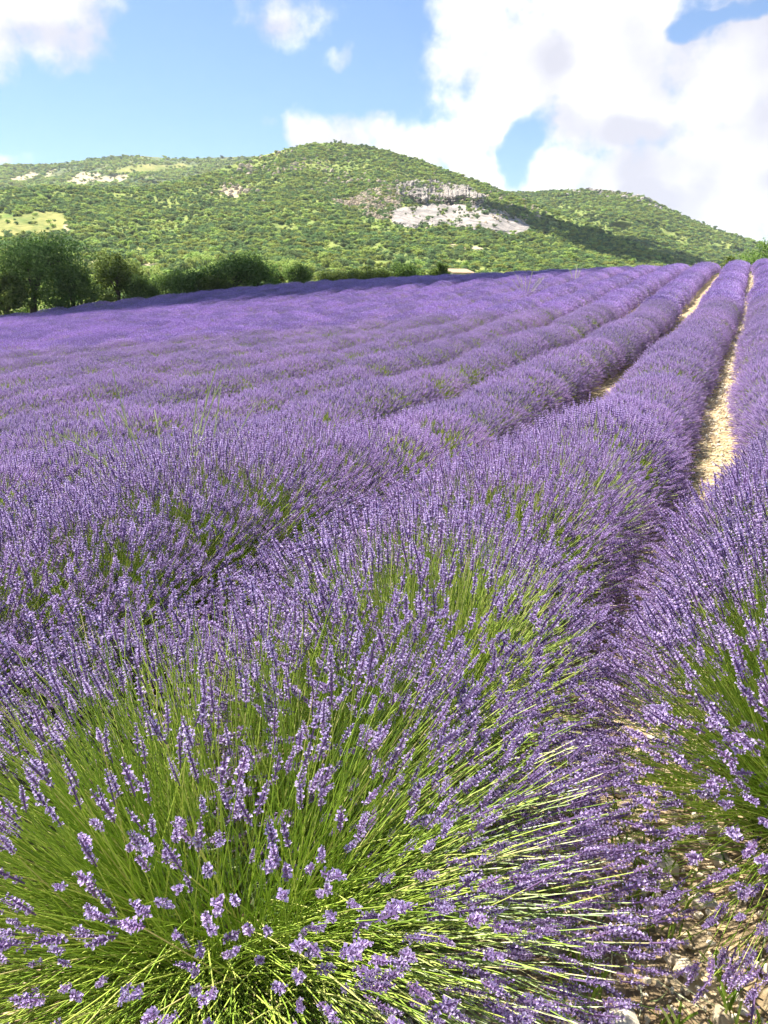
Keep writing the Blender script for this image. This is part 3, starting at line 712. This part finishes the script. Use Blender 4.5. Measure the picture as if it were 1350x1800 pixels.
    obj('stones', a.mesh('stones', [M_HEAP]), hp, kind='stuff')
build_hedgerow()

def box_acc(x0, x1, y0, y1, z0, z1):
    a = Acc(); v = [(x, y, z) for x in (x0, x1) for y in (y0, y1) for z in (z0, z1)]
    a.add(v, [(0, 1, 3, 2), (4, 6, 7, 5), (0, 4, 5, 1), (2, 3, 7, 6), (0, 2, 6, 4), (1, 5, 7, 3)]); return a
def build_hut():
    p = pix(808, 482, 100); zg = float(p[2]) - 2.1
    h = obj('stone_hut', None, loc=(p[0], p[1], zg), rz=PSI + .35, label='little white hut with a pale tiled roof behind the field', cat='hut')
    obj('wall', box_acc(-1.25, 1.25, -1.0, 1.0, -.5, 2.2).mesh('wall', [M_PLASTER]), h)
    a = Acc(); a.add([(-1.45, -1.25, 2.14), (1.45, -1.25, 2.14), (1.45, 1.2, 2.66), (-1.45, 1.2, 2.66), (-1.45, -1.25, 2.26), (1.45, -1.25, 2.26), (1.45, 1.2, 2.78), (-1.45, 1.2, 2.78)],
                     [(0, 3, 2, 1), (4, 5, 6, 7), (0, 1, 5, 4), (1, 2, 6, 5), (2, 3, 7, 6), (3, 0, 4, 7)])
    obj('roof', a.mesh('roof', [M_TILE]), h)
    obj('door', box_acc(-.4, .4, -1.04, -.99, -.4, 1.7).mesh('door', [M_WOOD]), h)
build_hut()

# ------------------------------------------------------------------ lavender
def spike_near(rng):
    a = Acc(); L = .060 * rng.uniform(.8, 1.2); nw = int(rng.integers(6, 9)); fresh = rng.uniform(.35, .95)
    tube(a, [(0, 0, -.012), (0, 0, L * .5), (.001, 0, L * .98)], [.0014, .0024, .0007], 3, .08)
    for i in range(nw):
        f = i / (nw - 1); z = L * f * .93; prof = (1.0 - .5 * max(0, f - .55) / .45) * (.85 + .15 * min(1, f * 4)); nf = int(round(7 * prof))
        if i == 1 and rng.uniform() < .45: continue
        for k in range(nf):
            an = k * 2 * math.pi / nf + i * .5 + rng.uniform(-.3, .3); al = R(30 + 34 * f) + rng.uniform(-.25, .25)
            o = np.array([math.cos(an), math.sin(an), 0]); d = o * math.cos(al) + np.array([0, 0, math.sin(al)]); q = np.array([-math.sin(an), math.cos(an), 0])
            l = .0060 * prof * rng.uniform(.8, 1.15); p0 = o * .0016 + np.array([0, 0, z]); p1 = p0 + d * l; m = p0 + d * l * .6 + np.cross(d, q) * -.0008; w = .0021 * prof
            a.add([p0, m + q * w, p1, m - q * w], [(0, 1, 2, 3)], [.05, rng.uniform(.15, .5), rng.uniform(.2, .6), .2])
            if rng.uniform() < fresh:
                sz = .0037 * prof * rng.uniform(.7, 1.3); n2 = np.cross(q, d); t = rng.uniform(.6, 1.0); sgn = rng.choice([-1, 1])
                a.add([p1 - d * .001, p1 + q * sz * .85 + d * sz * .4, p1 + n2 * sgn * sz * 1.0 + d * sz * .8, p1 - q * sz * .85 + d * sz * .4], [(0, 1, 2, 3)], [t * .7, t, t, t])
    return a.arrays()
def spike_mid(rng):
    a = Acc(); L = .054 * rng.uniform(.8, 1.2); tube(a, [(0, 0, -.01), (0, 0, L)], [.0045, .001], 3, .15)
    for i in range(5):
        f = i / 4; z = L * f * .92; prof = 1 - .45 * max(0, f - .6) / .4
        for k in range(4):
            an = k * 1.571 + i * .63 + rng.uniform(-.3, .3); al = R(25 + 35 * f)
            o = np.array([math.cos(an), math.sin(an), 0]); d = o * math.cos(al) + np.array([0, 0, math.sin(al)]); q = np.array([-math.sin(an), math.cos(an), 0])
            l = .0088 * prof; p0 = o * .0015 + np.array([0, 0, z]); w = .0040 * prof; t = rng.uniform(.35, 1)
            a.add([p0, p0 + d * l * .7 + q * w, p0 + d * l * 1.05, p0 + d * l * .7 - q * w], [(0, 1, 2, 3)], [.35, t, t, t])
    return a.arrays()
def spike_far(rng):
    a = Acc(); L = .050; n = 4; an = np.arange(n) * 2 * np.pi / n + rng.uniform(0, 2)
    v = [(0, 0, -.004)] + [(.0078 * math.cos(q), .0078 * math.sin(q), L * .22) for q in an] + [(.0066 * math.cos(q + .6), .0066 * math.sin(q + .6), L * .68) for q in an] + [(0, 0, L)]
    f = [(0, 1 + (k + 1) % n, 1 + k) for k in range(n)] + [(1 + k, 1 + (k + 1) % n, 1 + n + k) for k in range(n)] + [(1 + (k + 1) % n, 1 + n + (k + 1) % n, 1 + n + k) for k in range(n)] + [(1 + n + k, 1 + n + (k + 1) % n, 1 + 2 * n) for k in range(n)]
    a.add(v, f, [.15] + list(np.where(rng.uniform(0, 1, 2 * n) < .5, rng.uniform(.05, .4, 2 * n), rng.uniform(.75, 1, 2 * n))) + [.9]); return a.arrays()
def bush_layout(rng, n, Rx, Ry, H, h0, th_max=1.66, core=.2, power=1.0, flat=.92, jlo=.87):
    """stems fanning out of a woody core: root, bend and tip points, tip direction"""
    c0 = math.cos(th_max); ct = c0 + (1 - c0) * rng.uniform(0, 1, n) ** power; th = np.arccos(ct); ph = rng.uniform(0, 2 * np.pi, n)
    jit = rng.uniform(jlo, 1.03, n) + np.where(rng.uniform(0, 1, n) < .04, .06, 0)
    lump = .96 + .08 * fbm(np.cos(ph) * 1.7 + 10, np.sin(ph) * 1.7 + th * 1.2, 2, int(rng.integers(0, 999)))
    jit = jit * lump
    sn = np.sin(th) ** flat; tip = np.stack([Rx * sn * np.cos(ph), Ry * sn * np.sin(ph), h0 + H * np.sign(ct) * np.abs(ct) ** flat], 1); tip[:, :2] *= jit[:, None]; tip[:, 2] = h0 + (tip[:, 2] - h0) * jit
    tip += rng.normal(0, .018, (n, 3)); tip[:, 2] = np.maximum(tip[:, 2], .05 + rng.uniform(0, .05, n))
    rr = core * rng.uniform(.1, 1, n) ** .6; a2 = ph + rng.normal(0, .5, n)
    root = np.stack([rr * np.cos(a2) * Rx / .65, rr * np.sin(a2) * Ry / .65, rng.uniform(.08, .24, n)], 1)
    chord = tip - root; ln = np.linalg.norm(chord, axis=1, keepdims=True)
    up = np.array([0, 0, 1.]); mid = root + chord * .5 + up * (ln * .10 * np.sin(th)[:, None]) + rng.normal(0, .022, (n, 3))
    D = (tip - mid) / np.linalg.norm(tip - mid, axis=1, keepdims=True) + up * rng.uniform(-.02, .28, n)[:, None] + rng.normal(0, .10, (n, 3))
    return root, mid, tip, D / np.linalg.norm(D, axis=1, keepdims=True), th, ph
def stems(acc, root, mid, tip, rad, rng, sides=3, segs=4, tint=None, mat=0):
    n = len(root); t = np.linspace(0, 1, segs + 1)[None, :, None]
    C = root[:, None] * (1 - t) ** 2 + 2 * mid[:, None] * t * (1 - t) + tip[:, None] * t ** 2
    T = np.gradient(C, axis=1); T /= np.linalg.norm(T, axis=2, keepdims=True)
    h = np.array([.31, .2, .93]); X = np.cross(T, h); X /= np.linalg.norm(X, axis=2, keepdims=True) + 1e-9; Y = np.cross(T, X)
    a = np.arange(sides) * 2 * np.pi / sides if sides > 2 else np.array([0, np.pi])
    if sides == 2:
        ra = rng.uniform(0, np.pi, n)[:, None, None]; X = X * np.cos(ra) + Y * np.sin(ra)
    r = (rad * np.linspace(1.15, .75, segs + 1))[None, :, None, None]
    ring = C[:, :, None] + r * (X[:, :, None] * np.cos(a)[None, None, :, None] + Y[:, :, None] * np.sin(a)[None, None, :, None])
    f = grid_faces(segs + 1, sides, sides > 2); m = (segs + 1) * sides
    F = (f[None] + (np.arange(n) * m)[:, None, None]).reshape(-1, 4)
    tt = np.clip(rng.uniform(.15, .95, n) + (rng.uniform(0, 1, n) < .05) * .5, 0, 1) if tint is None else tint
    acc.add(ring.reshape(-1, 3), F, np.repeat(tt, m), .5, mat)
def leaves(acc, n, rng, Rx, Ry, h, size, mat=0):
    d = rng.normal(size=(n, 3)); d /= np.linalg.norm(d, axis=1, keepdims=True); d[:, 2] = np.abs(d[:, 2]); r = rng.uniform(.35, 1, n) ** .6
    P = d * r[:, None] * np.array([Rx, Ry, h]) + np.array([0, 0, .05]); D = d * .8 + rng.normal(0, .5, (n, 3)) + np.array([0, 0, .4])
    Fm = frames(D, rng); s = size * rng.uniform(.6, 1.3, n)
    q = np.array([[0, 0, 0], [.055, 0, .45], [0, .02, 1], [-.055, 0, .45]])
    V = np.einsum('kij,nj->kni', Fm, q) * s[:, None, None] + P[:, None]
    acc.add(V.reshape(-1, 3), np.arange(4 * n).reshape(-1, 4), np.repeat(rng.uniform(0, 1, n), 4), .5, mat)
SP_NEAR = [spike_near(np.random.default_rng(100 + i)) for i in range(9)]
SP_MID = [spike_mid(np.random.default_rng(200 + i)) for i in range(6)]
SP_FAR = [spike_far(np.random.default_rng(300 + i)) for i in range(6)]
def put_spikes(acc, tpls, tip, D, rng, mat=None, lo=.75, hi=1.25):
    n = len(tip); Fm = frames(D, rng); sc = rng.uniform(lo, hi, n); pick = rng.integers(0, len(tpls), n); rnd = rng.uniform(0, 1, n)
    for k, t in enumerate(tpls):
        m = pick == k; S = Fm[m] * (sc[m][:, None, None]); acc.merge(t, S, tip[m], rnd[m], mat)
RX, RY = .62, .80
HH, H0 = .66, .25
def bush_meshes(lod, rng):
    if lod == 'near':
        s = bush_layout(rng, 1850, RX, RY, HH, H0); b = bush_layout(rng, 520, RX * .8, RY * .8, HH * .8, H0, 1.5)
        st = Acc(); stems(st, s[0], s[1], s[2], .0012, rng, 3, 3); stems(st, b[0], b[1], b[2], .0012, rng, 3, 3)
        fl = Acc(); put_spikes(fl, SP_NEAR, s[2], s[3], rng)
        lf = Acc(); leaves(lf, 700, rng, .36, .34, .30, .05)
    else:
        s = bush_layout(rng, 2000, RX, RY, HH, H0); b = bush_layout(rng, 240, RX * .8, RY * .8, HH * .8, H0, 1.5)
        st = Acc(); stems(st, s[0], s[1], s[2], .0018, rng, 2, 3); stems(st, b[0], b[1], b[2], .0018, rng, 2, 2)
        fl = Acc(); put_spikes(fl, SP_MID, s[2], s[3], rng, None, .85, 1.3)
        lf = Acc(); leaves(lf, 260, rng, .40, .36, .32, .07)
    return fl.mesh('flower_spikes', [M_FLOWER]), st.mesh('stems', [M_STEM]), lf.mesh('leaves', [M_LLEAF])
def bush_far(rng):
    a = Acc(); s = bush_layout(rng, 1500, RX, RY, HH, H0)
    put_spikes(a, SP_FAR, s[2], s[3], rng, 0, .95, 1.45)
    k = rng.permutation(1500)[:200]; stems(a, s[0][k], s[1][k], s[2][k], .0035, rng, 2, 2, mat=1)
    leaves(a, 110, rng, .42, .38, .34, .11, 2)
    return a.mesh('lavender_far', [M_FLOWER, M_STEM, M_LLEAF])

ROW0, SPACING = .585, 1.55
HERO = (-1.02, 1.36)
ORD = ['zeroth', 'first', 'second', 'third', 'fourth', 'fifth', 'sixth', 'seventh', 'eighth', 'ninth', 'tenth', 'eleventh', 'twelfth', 'thirteenth', 'fourteenth', 'fifteenth', 'sixteenth', 'seventeenth', 'eighteenth', 'nineteenth', 'twentieth']
def ordinal(k): return ORD[k] if k < len(ORD) else '%d%s' % (k, {1: 'st', 2: 'nd', 3: 'rd'}.get(k % 10, 'th'))
def build_hero():
    rng = np.random.default_rng(77); x, y = HERO
    rt = obj('lavender_bush', None, loc=(x, y, float(zfield(x, y))), label='big lavender bush seen from above, bright green stems fanning out in the foreground', cat='lavender bush')
    s = bush_layout(rng, 3000, .96, .95, .68, .24, 1.75, .19, 1.05, .82, .74); b = bush_layout(rng, 1000, .74, .74, .49, .22, 1.68, .19, 1.0, .85, .6)
    st = Acc(); stems(st, s[0], s[1], s[2], .0014, rng, 3, 5); stems(st, b[0], b[1], b[2], .0014, rng, 3, 4)
    obj('stems', st.mesh('stems', [M_STEM]), rt, kind='stuff')
    lf = Acc(); leaves(lf, 3200, rng, .36, .36, .36, .045); obj('leaves', lf.mesh('leaves', [M_LLEAF]), rt, kind='stuff')
    tip, D = s[2], s[3]
    W = tip + np.array([x, y, float(zfield(x, y))]); dist = np.linalg.norm(W - np.array([0, 0, CAM_Z]), axis=1); order = np.argsort(dist)
    ones = [make_mesh('flower_spike', t, [M_FLOWER]) for t in SP_NEAR]
    for m in ones:
        m.attributes['rnd'].data.foreach_set('value', np.full(len(m.vertices), random.random(), np.float32))
    Fm = frames(D, rng)
    from mathutils import Matrix
    for i in order[:300]:
        o = obj('flower_spike', ones[int(rng.integers(0, len(ones)))], rt); sc = float(rng.uniform(.75, 1.3))
        o.rotation_euler = Matrix(Fm[i].tolist()).to_euler(); o.location = tip[i]; o.scale = (sc, sc, sc)
    rest = order[300:]; fl = Acc(); put_spikes(fl, SP_NEAR, tip[rest], D[rest], rng); obj('flower_spikes', fl.mesh('flower_spikes', [M_FLOWER]), rt, kind='stuff')
def build_rows():
    rng = np.random.default_rng(33); pts = []
    for k in range(-2, 40):
        x0 = ROW0 - SPACING * k; y = {0: 2.35, 1: HERO[1] + .95}.get(k, -1.0 + rng.uniform(0, .4)) if k < 2 else rng.uniform(-.6, 0)
        if k < 0: y = 3.0
        while y < 60:
            x = x0 + .06 * math.sin(y * .23 + k * 1.3) + .05 * math.sin(y * .35 + .6) + rng.normal(0, .035)
            s = rng.uniform(.965, 1.035) * (1 + .04 * math.sin(y * .9 + k * 2.1))
            if k == 0 and y < 7: x -= .24 * (1 - smst(4.2, 7, y)); s = 1.20 - .04 * y + .03 * rng.normal()
            if k == 1 and y < 5: s = 1.10 - .02 * y + .03 * rng.normal(); x -= .13 * math.exp(-((y - 3.6) / 1.6) ** 2)
            if k == 2 and y < 4: s *= 1.06
            if y > 5: x += (-.09 if k == 0 else (.08 if k == 1 else 0)) * smst(6, 10, y)
            if rng.uniform() < .035 and y > 6: s *= rng.uniform(.55, .75)
            if rng.uniform() > .012: pts.append((x, y, k, s))
            y += rng.uniform(.46, .60)
    p = np.array(pts); ok = in_field(p[:, 0], p[:, 1]); p = p[ok]
    low = smst(3.2, 8.5, np.hypot(p[:, 0], p[:, 1])); p = np.c_[p, 1 - .13 * low, 1 - .27 * low]      # the plants are lower and narrower further into the field
    # keep what the frame (with a margin for a step aside) can show
    fwd = p[:, 0] * FW[0] + p[:, 1] * FW[1]; rgt = p[:, 0] * RT[0] + p[:, 1] * RT[1]
    p = p[(fwd > .3) & (np.abs(rgt) < .60 * fwd + 2.2)]
    z = zfield(p[:, 0], p[:, 1]); dist = np.hypot(p[:, 0], p[:, 1]); o = np.argsort(dist); p, z, dist = p[o], z[o], dist[o]
    fwd = p[:, 0] * FW[0] + p[:, 1] * FW[1]; rgt = p[:, 0] * RT[0] + p[:, 1] * RT[1]
    near = [bush_meshes('near', np.random.default_rng(400 + i)) for i in range(3)]
    mid = [bush_meshes('mid', np.random.default_rng(500 + i)) for i in range(5)]
    inview = (np.abs(rgt) < .5 * fwd + .9)
    single = np.where(inview)[0][:299]; rest = np.ones(len(p), bool); rest[single] = False
    so = single[np.argsort(fwd[single])]; seen = {}
    for i in so:
        x, y, k, s, fx, fz = p[i]; k = int(k)
        seen[k] = seen.get(k, 0) + 1; nth = ordinal(seen[k])
        if k <= 0: lab = '%s lavender bush up the %s right of the stony path' % (nth, 'row' if k == 0 else 'second row'); grp = 'lavender bushes right of the path'
        else: lab = '%s lavender bush up the %s row left of the stony path' % (nth, ordinal(k)); grp = 'lavender bushes in the %s row' % ordinal(k)
        rt = obj('lavender_bush', None, loc=(x, y, z[i] - .02), rz=math.pi * int(rng.integers(0, 2)) + rng.normal(0, .12), sc=(s * fx, s, s * fz * rng.uniform(.95, 1.05)), label=lab, cat='lavender bush', group=grp)
        fm, sm, lm = near[int(rng.integers(0, 3))] if dist[i] < 5.2 else mid[int(rng.integers(0, 5))]
        obj('flower_spikes', fm, rt, kind='stuff'); obj('stems', sm, rt, kind='stuff'); obj('leaves', lm, rt, kind='stuff')
    q = p[rest]; zq = z[rest]; n = len(q); dq = dist[rest]
    fars = [src('lavender_far', bush_far(np.random.default_rng(600 + i))) for i in range(6)]
    for sel, srcs, lab in ((dq < 25, [[src('lavender_mid', m[c]) for m in mid] for c in range(3)], 'lavender rows in the middle of the field, merging into one purple sheet'), (dq >= 25, fars, 'distant purple lavender rows running up to the far edge of the field')):
        qq = q[sel]; n = len(qq); rot = np.zeros((n, 3)); rot[:, 2] = rng.normal(0, .12, n) + np.pi * rng.integers(0, 2, n)
        scatter('lavender', np.c_[qq[:, 0], qq[:, 1], zq[sel] - .02], rot, np.stack([qq[:, 3] * qq[:, 4], qq[:, 3], qq[:, 3] * qq[:, 5] * rng.uniform(.95, 1.05, n)], 1), rng.integers(0, len(mid), n), srcs, lab)
    print('bushes', len(p), 'single', len(single), 'rest', n, 'last single at', dist[single[-1]])
build_hero(); build_rows()

# ------------------------------------------------------------------ stones, gravel, grass, weeds
def build_stones():
    rng = np.random.default_rng(55); ms = [rock_mesh(rng, 'stone', M_STONE, 0, .6) for _ in range(7)]
    def spread(n, y0, y1, w):
        y = y0 + (y1 - y0) * rng.uniform(0, 1, n) ** 1.3; return path_x(y) + rng.normal(0, w, n), y
    x, y = spread(215, .95, 4.2, .24); x2 = rng.uniform(-.1, .75, 85); y2 = rng.uniform(1.0, 2.4, 85); x = np.r_[x, x2]; y = np.r_[y, y2]
    for i in range(300):
        s = float(np.clip(rng.lognormal(-3.1, .42), .02, .13)); z = float(zfield(x[i], y[i])) + .03
        o = obj('stone', ms[int(rng.integers(0, 7))], PATH, loc=(x[i], y[i], z + s * .08)); o.rotation_euler = (rng.normal(0, .3), rng.normal(0, .3), rng.uniform(0, 6.28)); o.scale = (s, s, s)
    n = 9000; x, y = spread(n, .8, 48, .19); k = rng.uniform(0, 1, n) < .25; x[k] = rng.uniform(-.6, 1.0, k.sum()); y[k] = rng.uniform(.8, 3, k.sum())
    s = np.clip(rng.lognormal(-4.0, .5, n), .008, .05) * np.clip(y / 6, .8, 2.2); P = np.stack([x, y, zfield(x, y) + .024], 1)
    scatter('gravel', P, rng.uniform(0, 6.28, (n, 3)), np.stack([s, s, s], 1), rng.integers(0, 7, n), [src('gravel_stone', m) for m in ms], 'pale limestone gravel along the narrow path')
def blades(acc, x, y, z, n, h, rng, spread=.03, w=.0035, lean=.6, tint=(.1, .9)):
    a = rng.uniform(0, 6.28, n); ln = rng.uniform(.2, 1, n) * lean; hh = h * rng.uniform(.5, 1.1, n)
    root = np.stack([x + rng.normal(0, spread, n), y + rng.normal(0, spread, n), np.full(n, z)], 1)
    tip = root + np.stack([np.cos(a) * ln * hh, np.sin(a) * ln * hh, hh * (1 - .35 * ln)], 1); mid = root + (tip - root) * .45 + np.array([0, 0, 1.]) * hh[:, None] * .22
    stems(acc, root, mid, tip, w, rng, 2, 4, rng.uniform(*tint, n))
def build_grass():
    rng = np.random.default_rng(66); a = Acc()
    for _ in range(95):
        x = rng.uniform(-.05, .95); y = rng.uniform(1.05, 2.6)
        if rng.uniform() < .4: x = path_x(y) + rng.normal(.12, .12)
        blades(a, x, y, float(zfield(x, y)), int(rng.integers(4, 14)), rng.uniform(.06, .17), rng)
    obj('grass', a.mesh('grass', [M_GRASS]), label='bright green grass blades among the stones by the path', kind='stuff')
    a = Acc()
    for _ in range(500):
        u = rng.uniform(-150, 560); d = np.interp(u, [-150, 0, 400, 560], [49, 50.5, 55.5, 58.5]) + rng.uniform(0, 2.5); p = pix(u, 540, d)
        if in_field(p[0], p[1]): continue
        blades(a, p[0], p[1], float(zfield(p[0], p[1])), 9, rng.uniform(.15, .4), rng, .2, .012)
    obj('grass', a.mesh('grass', [M_GRASS]), label='dry grass verge between the field and the hedgerow', kind='stuff')
    # pale weeds standing above the lavender: (pixel of the foot, distance, height, spread, label)
    def weed(u, v, d, n, h, w, lab, thick=.003):
        p = pix(u, v, d); zg = float(zfield(p[0], p[1])); rt = obj('weed', None, loc=(p[0], p[1], zg), label=lab, cat='weed', group='pale weeds among the lavender')
        for k in range(n):
            b = Acc(); an = k * 2.4 + rng.uniform(-.4, .4); q = rng.uniform(.35, 1); side = np.array([RT[0] * math.cos(an) + FW[0] * math.sin(an), RT[1] * math.cos(an) + FW[1] * math.sin(an), 0]) * w * q
            r0 = np.array([[0, 0, .1]]); tip = (side + np.array([0, 0, h * rng.uniform(.75, 1.05)]))[None]; mid = np.array([[0, 0, .62 * h]]) + side * rng.uniform(.2, .75)
            stems(b, r0, mid, tip, thick, rng, 3, 8, np.array([rng.uniform(.3, 1)]))
            for j in range(5):
                f = .55 + .08 * j; c = (r0 * (1 - f) ** 2 + 2 * mid * f * (1 - f) + tip * f ** 2); e = c + rng.normal(0, .03, (1, 3)) + np.array([[0, 0, .07]]); stems(b, c, (c + e) / 2, e, thick * .5, rng, 3, 2, np.array([.6]))
            obj('stalk', b.mesh('stalk', [M_STRAW]), rt)
    weed(300, 800, 4.3, 12, 1.34, .62, 'pale arching weed stalks rising above the second lavender row', .0048)
    weed(925, 508, 34, 9, 1.35, .8, 'pale feathery weed standing above the far rows', .009)
    weed(1010, 492, 38, 6, 1.35, .5, 'small pale weed near the crest of the field', .009)
def build_litter():
    rng = np.random.default_rng(88); a = Acc(); n = 900
    y = rng.uniform(.9, 9, n); x = np.where(rng.uniform(0, 1, n) < .6, path_x(y) + rng.normal(0, .22, n), rng.uniform(-.6, .9, n)); an = rng.uniform(0, 6.28, n); ln = rng.uniform(.03, .16, n)
    r0 = np.stack([x, y, zfield(x, y) + .034], 1); t = r0 + np.stack([np.cos(an) * ln, np.sin(an) * ln, rng.uniform(-.004, .02, n)], 1); m = (r0 + t) / 2 + rng.normal(0, .008, (n, 3))
    stems(a, r0, m, t, .0016, rng, 3, 3, rng.uniform(0, 1, n))
    obj('litter', a.mesh('litter', [M_STRAW]), label='dry straw litter and fallen stems lying along the path', kind='stuff')
build_stones(); build_grass(); build_litter()

# ------------------------------------------------------------------ clouds overhead whose shadows lie on the hedgerow and on the hill's flank
def cloud(name, centres, radii, height, label, seed):
    rng = np.random.default_rng(seed); bm = bmesh.new()
    for c, r in zip(centres, radii):
        p = c + SUN * (height - c[2]) / SUN[2]
        s = bmesh.ops.create_icosphere(bm, subdivisions=3, radius=r)['verts']; o = rng.uniform(0, 99, 2)
        for vv in s:
            q = vv.co; k = .82 + .36 * float(fbm(q.x / r * 1.8 + o[0], q.y / r * 1.8 + q.z / r + o[1], 3, 4)); vv.co = Vector((q.x * k + p[0], q.y * k + p[1], q.z * k * (.45 if q.z > 0 else .25) + p[2]))
    me = bpy.data.meshes.new(name); bm.to_mesh(me); bm.free(); me.materials.append(M_CLOUD)
    for f in me.polygons: f.use_smooth = True
    return obj(name, me, label=label, kind='structure')
rc = np.random.default_rng(3); C = []; Rr = []
for u in np.arange(-60, 1080, 22):
    near = np.interp(u, [-330, 0, 150, 400, 600, 800, 950, 1060], [59, 49.8, 46, 45.5, 44.5, 44, 46, 50])
    far = np.interp(u, [-330, 0, 150, 400, 700, 900, 1060], [61, 51.5, 52, 56.5, 60, 62, 59])
    r = 2.4; d = near + r
    while d < far - r * .5:
        p = pix(u, 520, d); C.append(np.array([p[0], p[1], float(zfield(p[0], p[1])) + .8])); Rr.append(r * rc.uniform(.95, 1.15)); d += r * 1.05; r = min(r * 1.25, 9)
cloud('cloud', C, Rr, 260, 'long low cloud passing over the hedgerow', 1)
C = []; Rr = []
for _ in range(420):
    u = rc.uniform(860, 1270); v = rc.uniform(340, 475); up = np.interp(u, [860, 900, 1000, 1100, 1180, 1270], [352, 358, 386, 411, 430, 462]); lo = np.interp(u, [860, 940, 1030, 1120, 1270], [380, 408, 446, 470, 478])
    if not up + 7 < v < lo - 5: continue
    key = 'A' if v > np.interp(u, SKY_A[:, 0], SKY_A[:, 1]) else 'B'
    t = float(t_of(key, u, v)); P, _ = lay(key, np.array([u]), np.array([t])); C.append(P[0]); Rr.append(min(v - up, lo - v, 18) / FPX * math.hypot(P[0][0], P[0][1]) * 1.5 + 3)
cloud('cloud', C[:170], Rr[:170], 420, 'cloud shading the right flank of the round hill', 2)

def build_haze():
    m, nt = new_mat('summer_haze'); out = nn(nt, 'ShaderNodeOutputMaterial'); v = nn(nt, 'ShaderNodeVolumePrincipled')
    v.inputs['Color'].default_value = (.80, .88, 1.0, 1); v.inputs['Density'].default_value = 0.00013; v.inputs['Anisotropy'].default_value = 0.2
    nt.links.new(v.outputs[0], out.inputs['Volume'])
    me = box_acc(-1900, 1500, -600, 2400, -8, 215).mesh('haze', [m]); obj('haze', me, label='thin summer haze filling the valley air', kind='stuff')
build_haze()
print('objects', len(bpy.data.objects), 'tris', sum(len(m.loops) - 2 * len(m.polygons) for m in bpy.data.meshes))
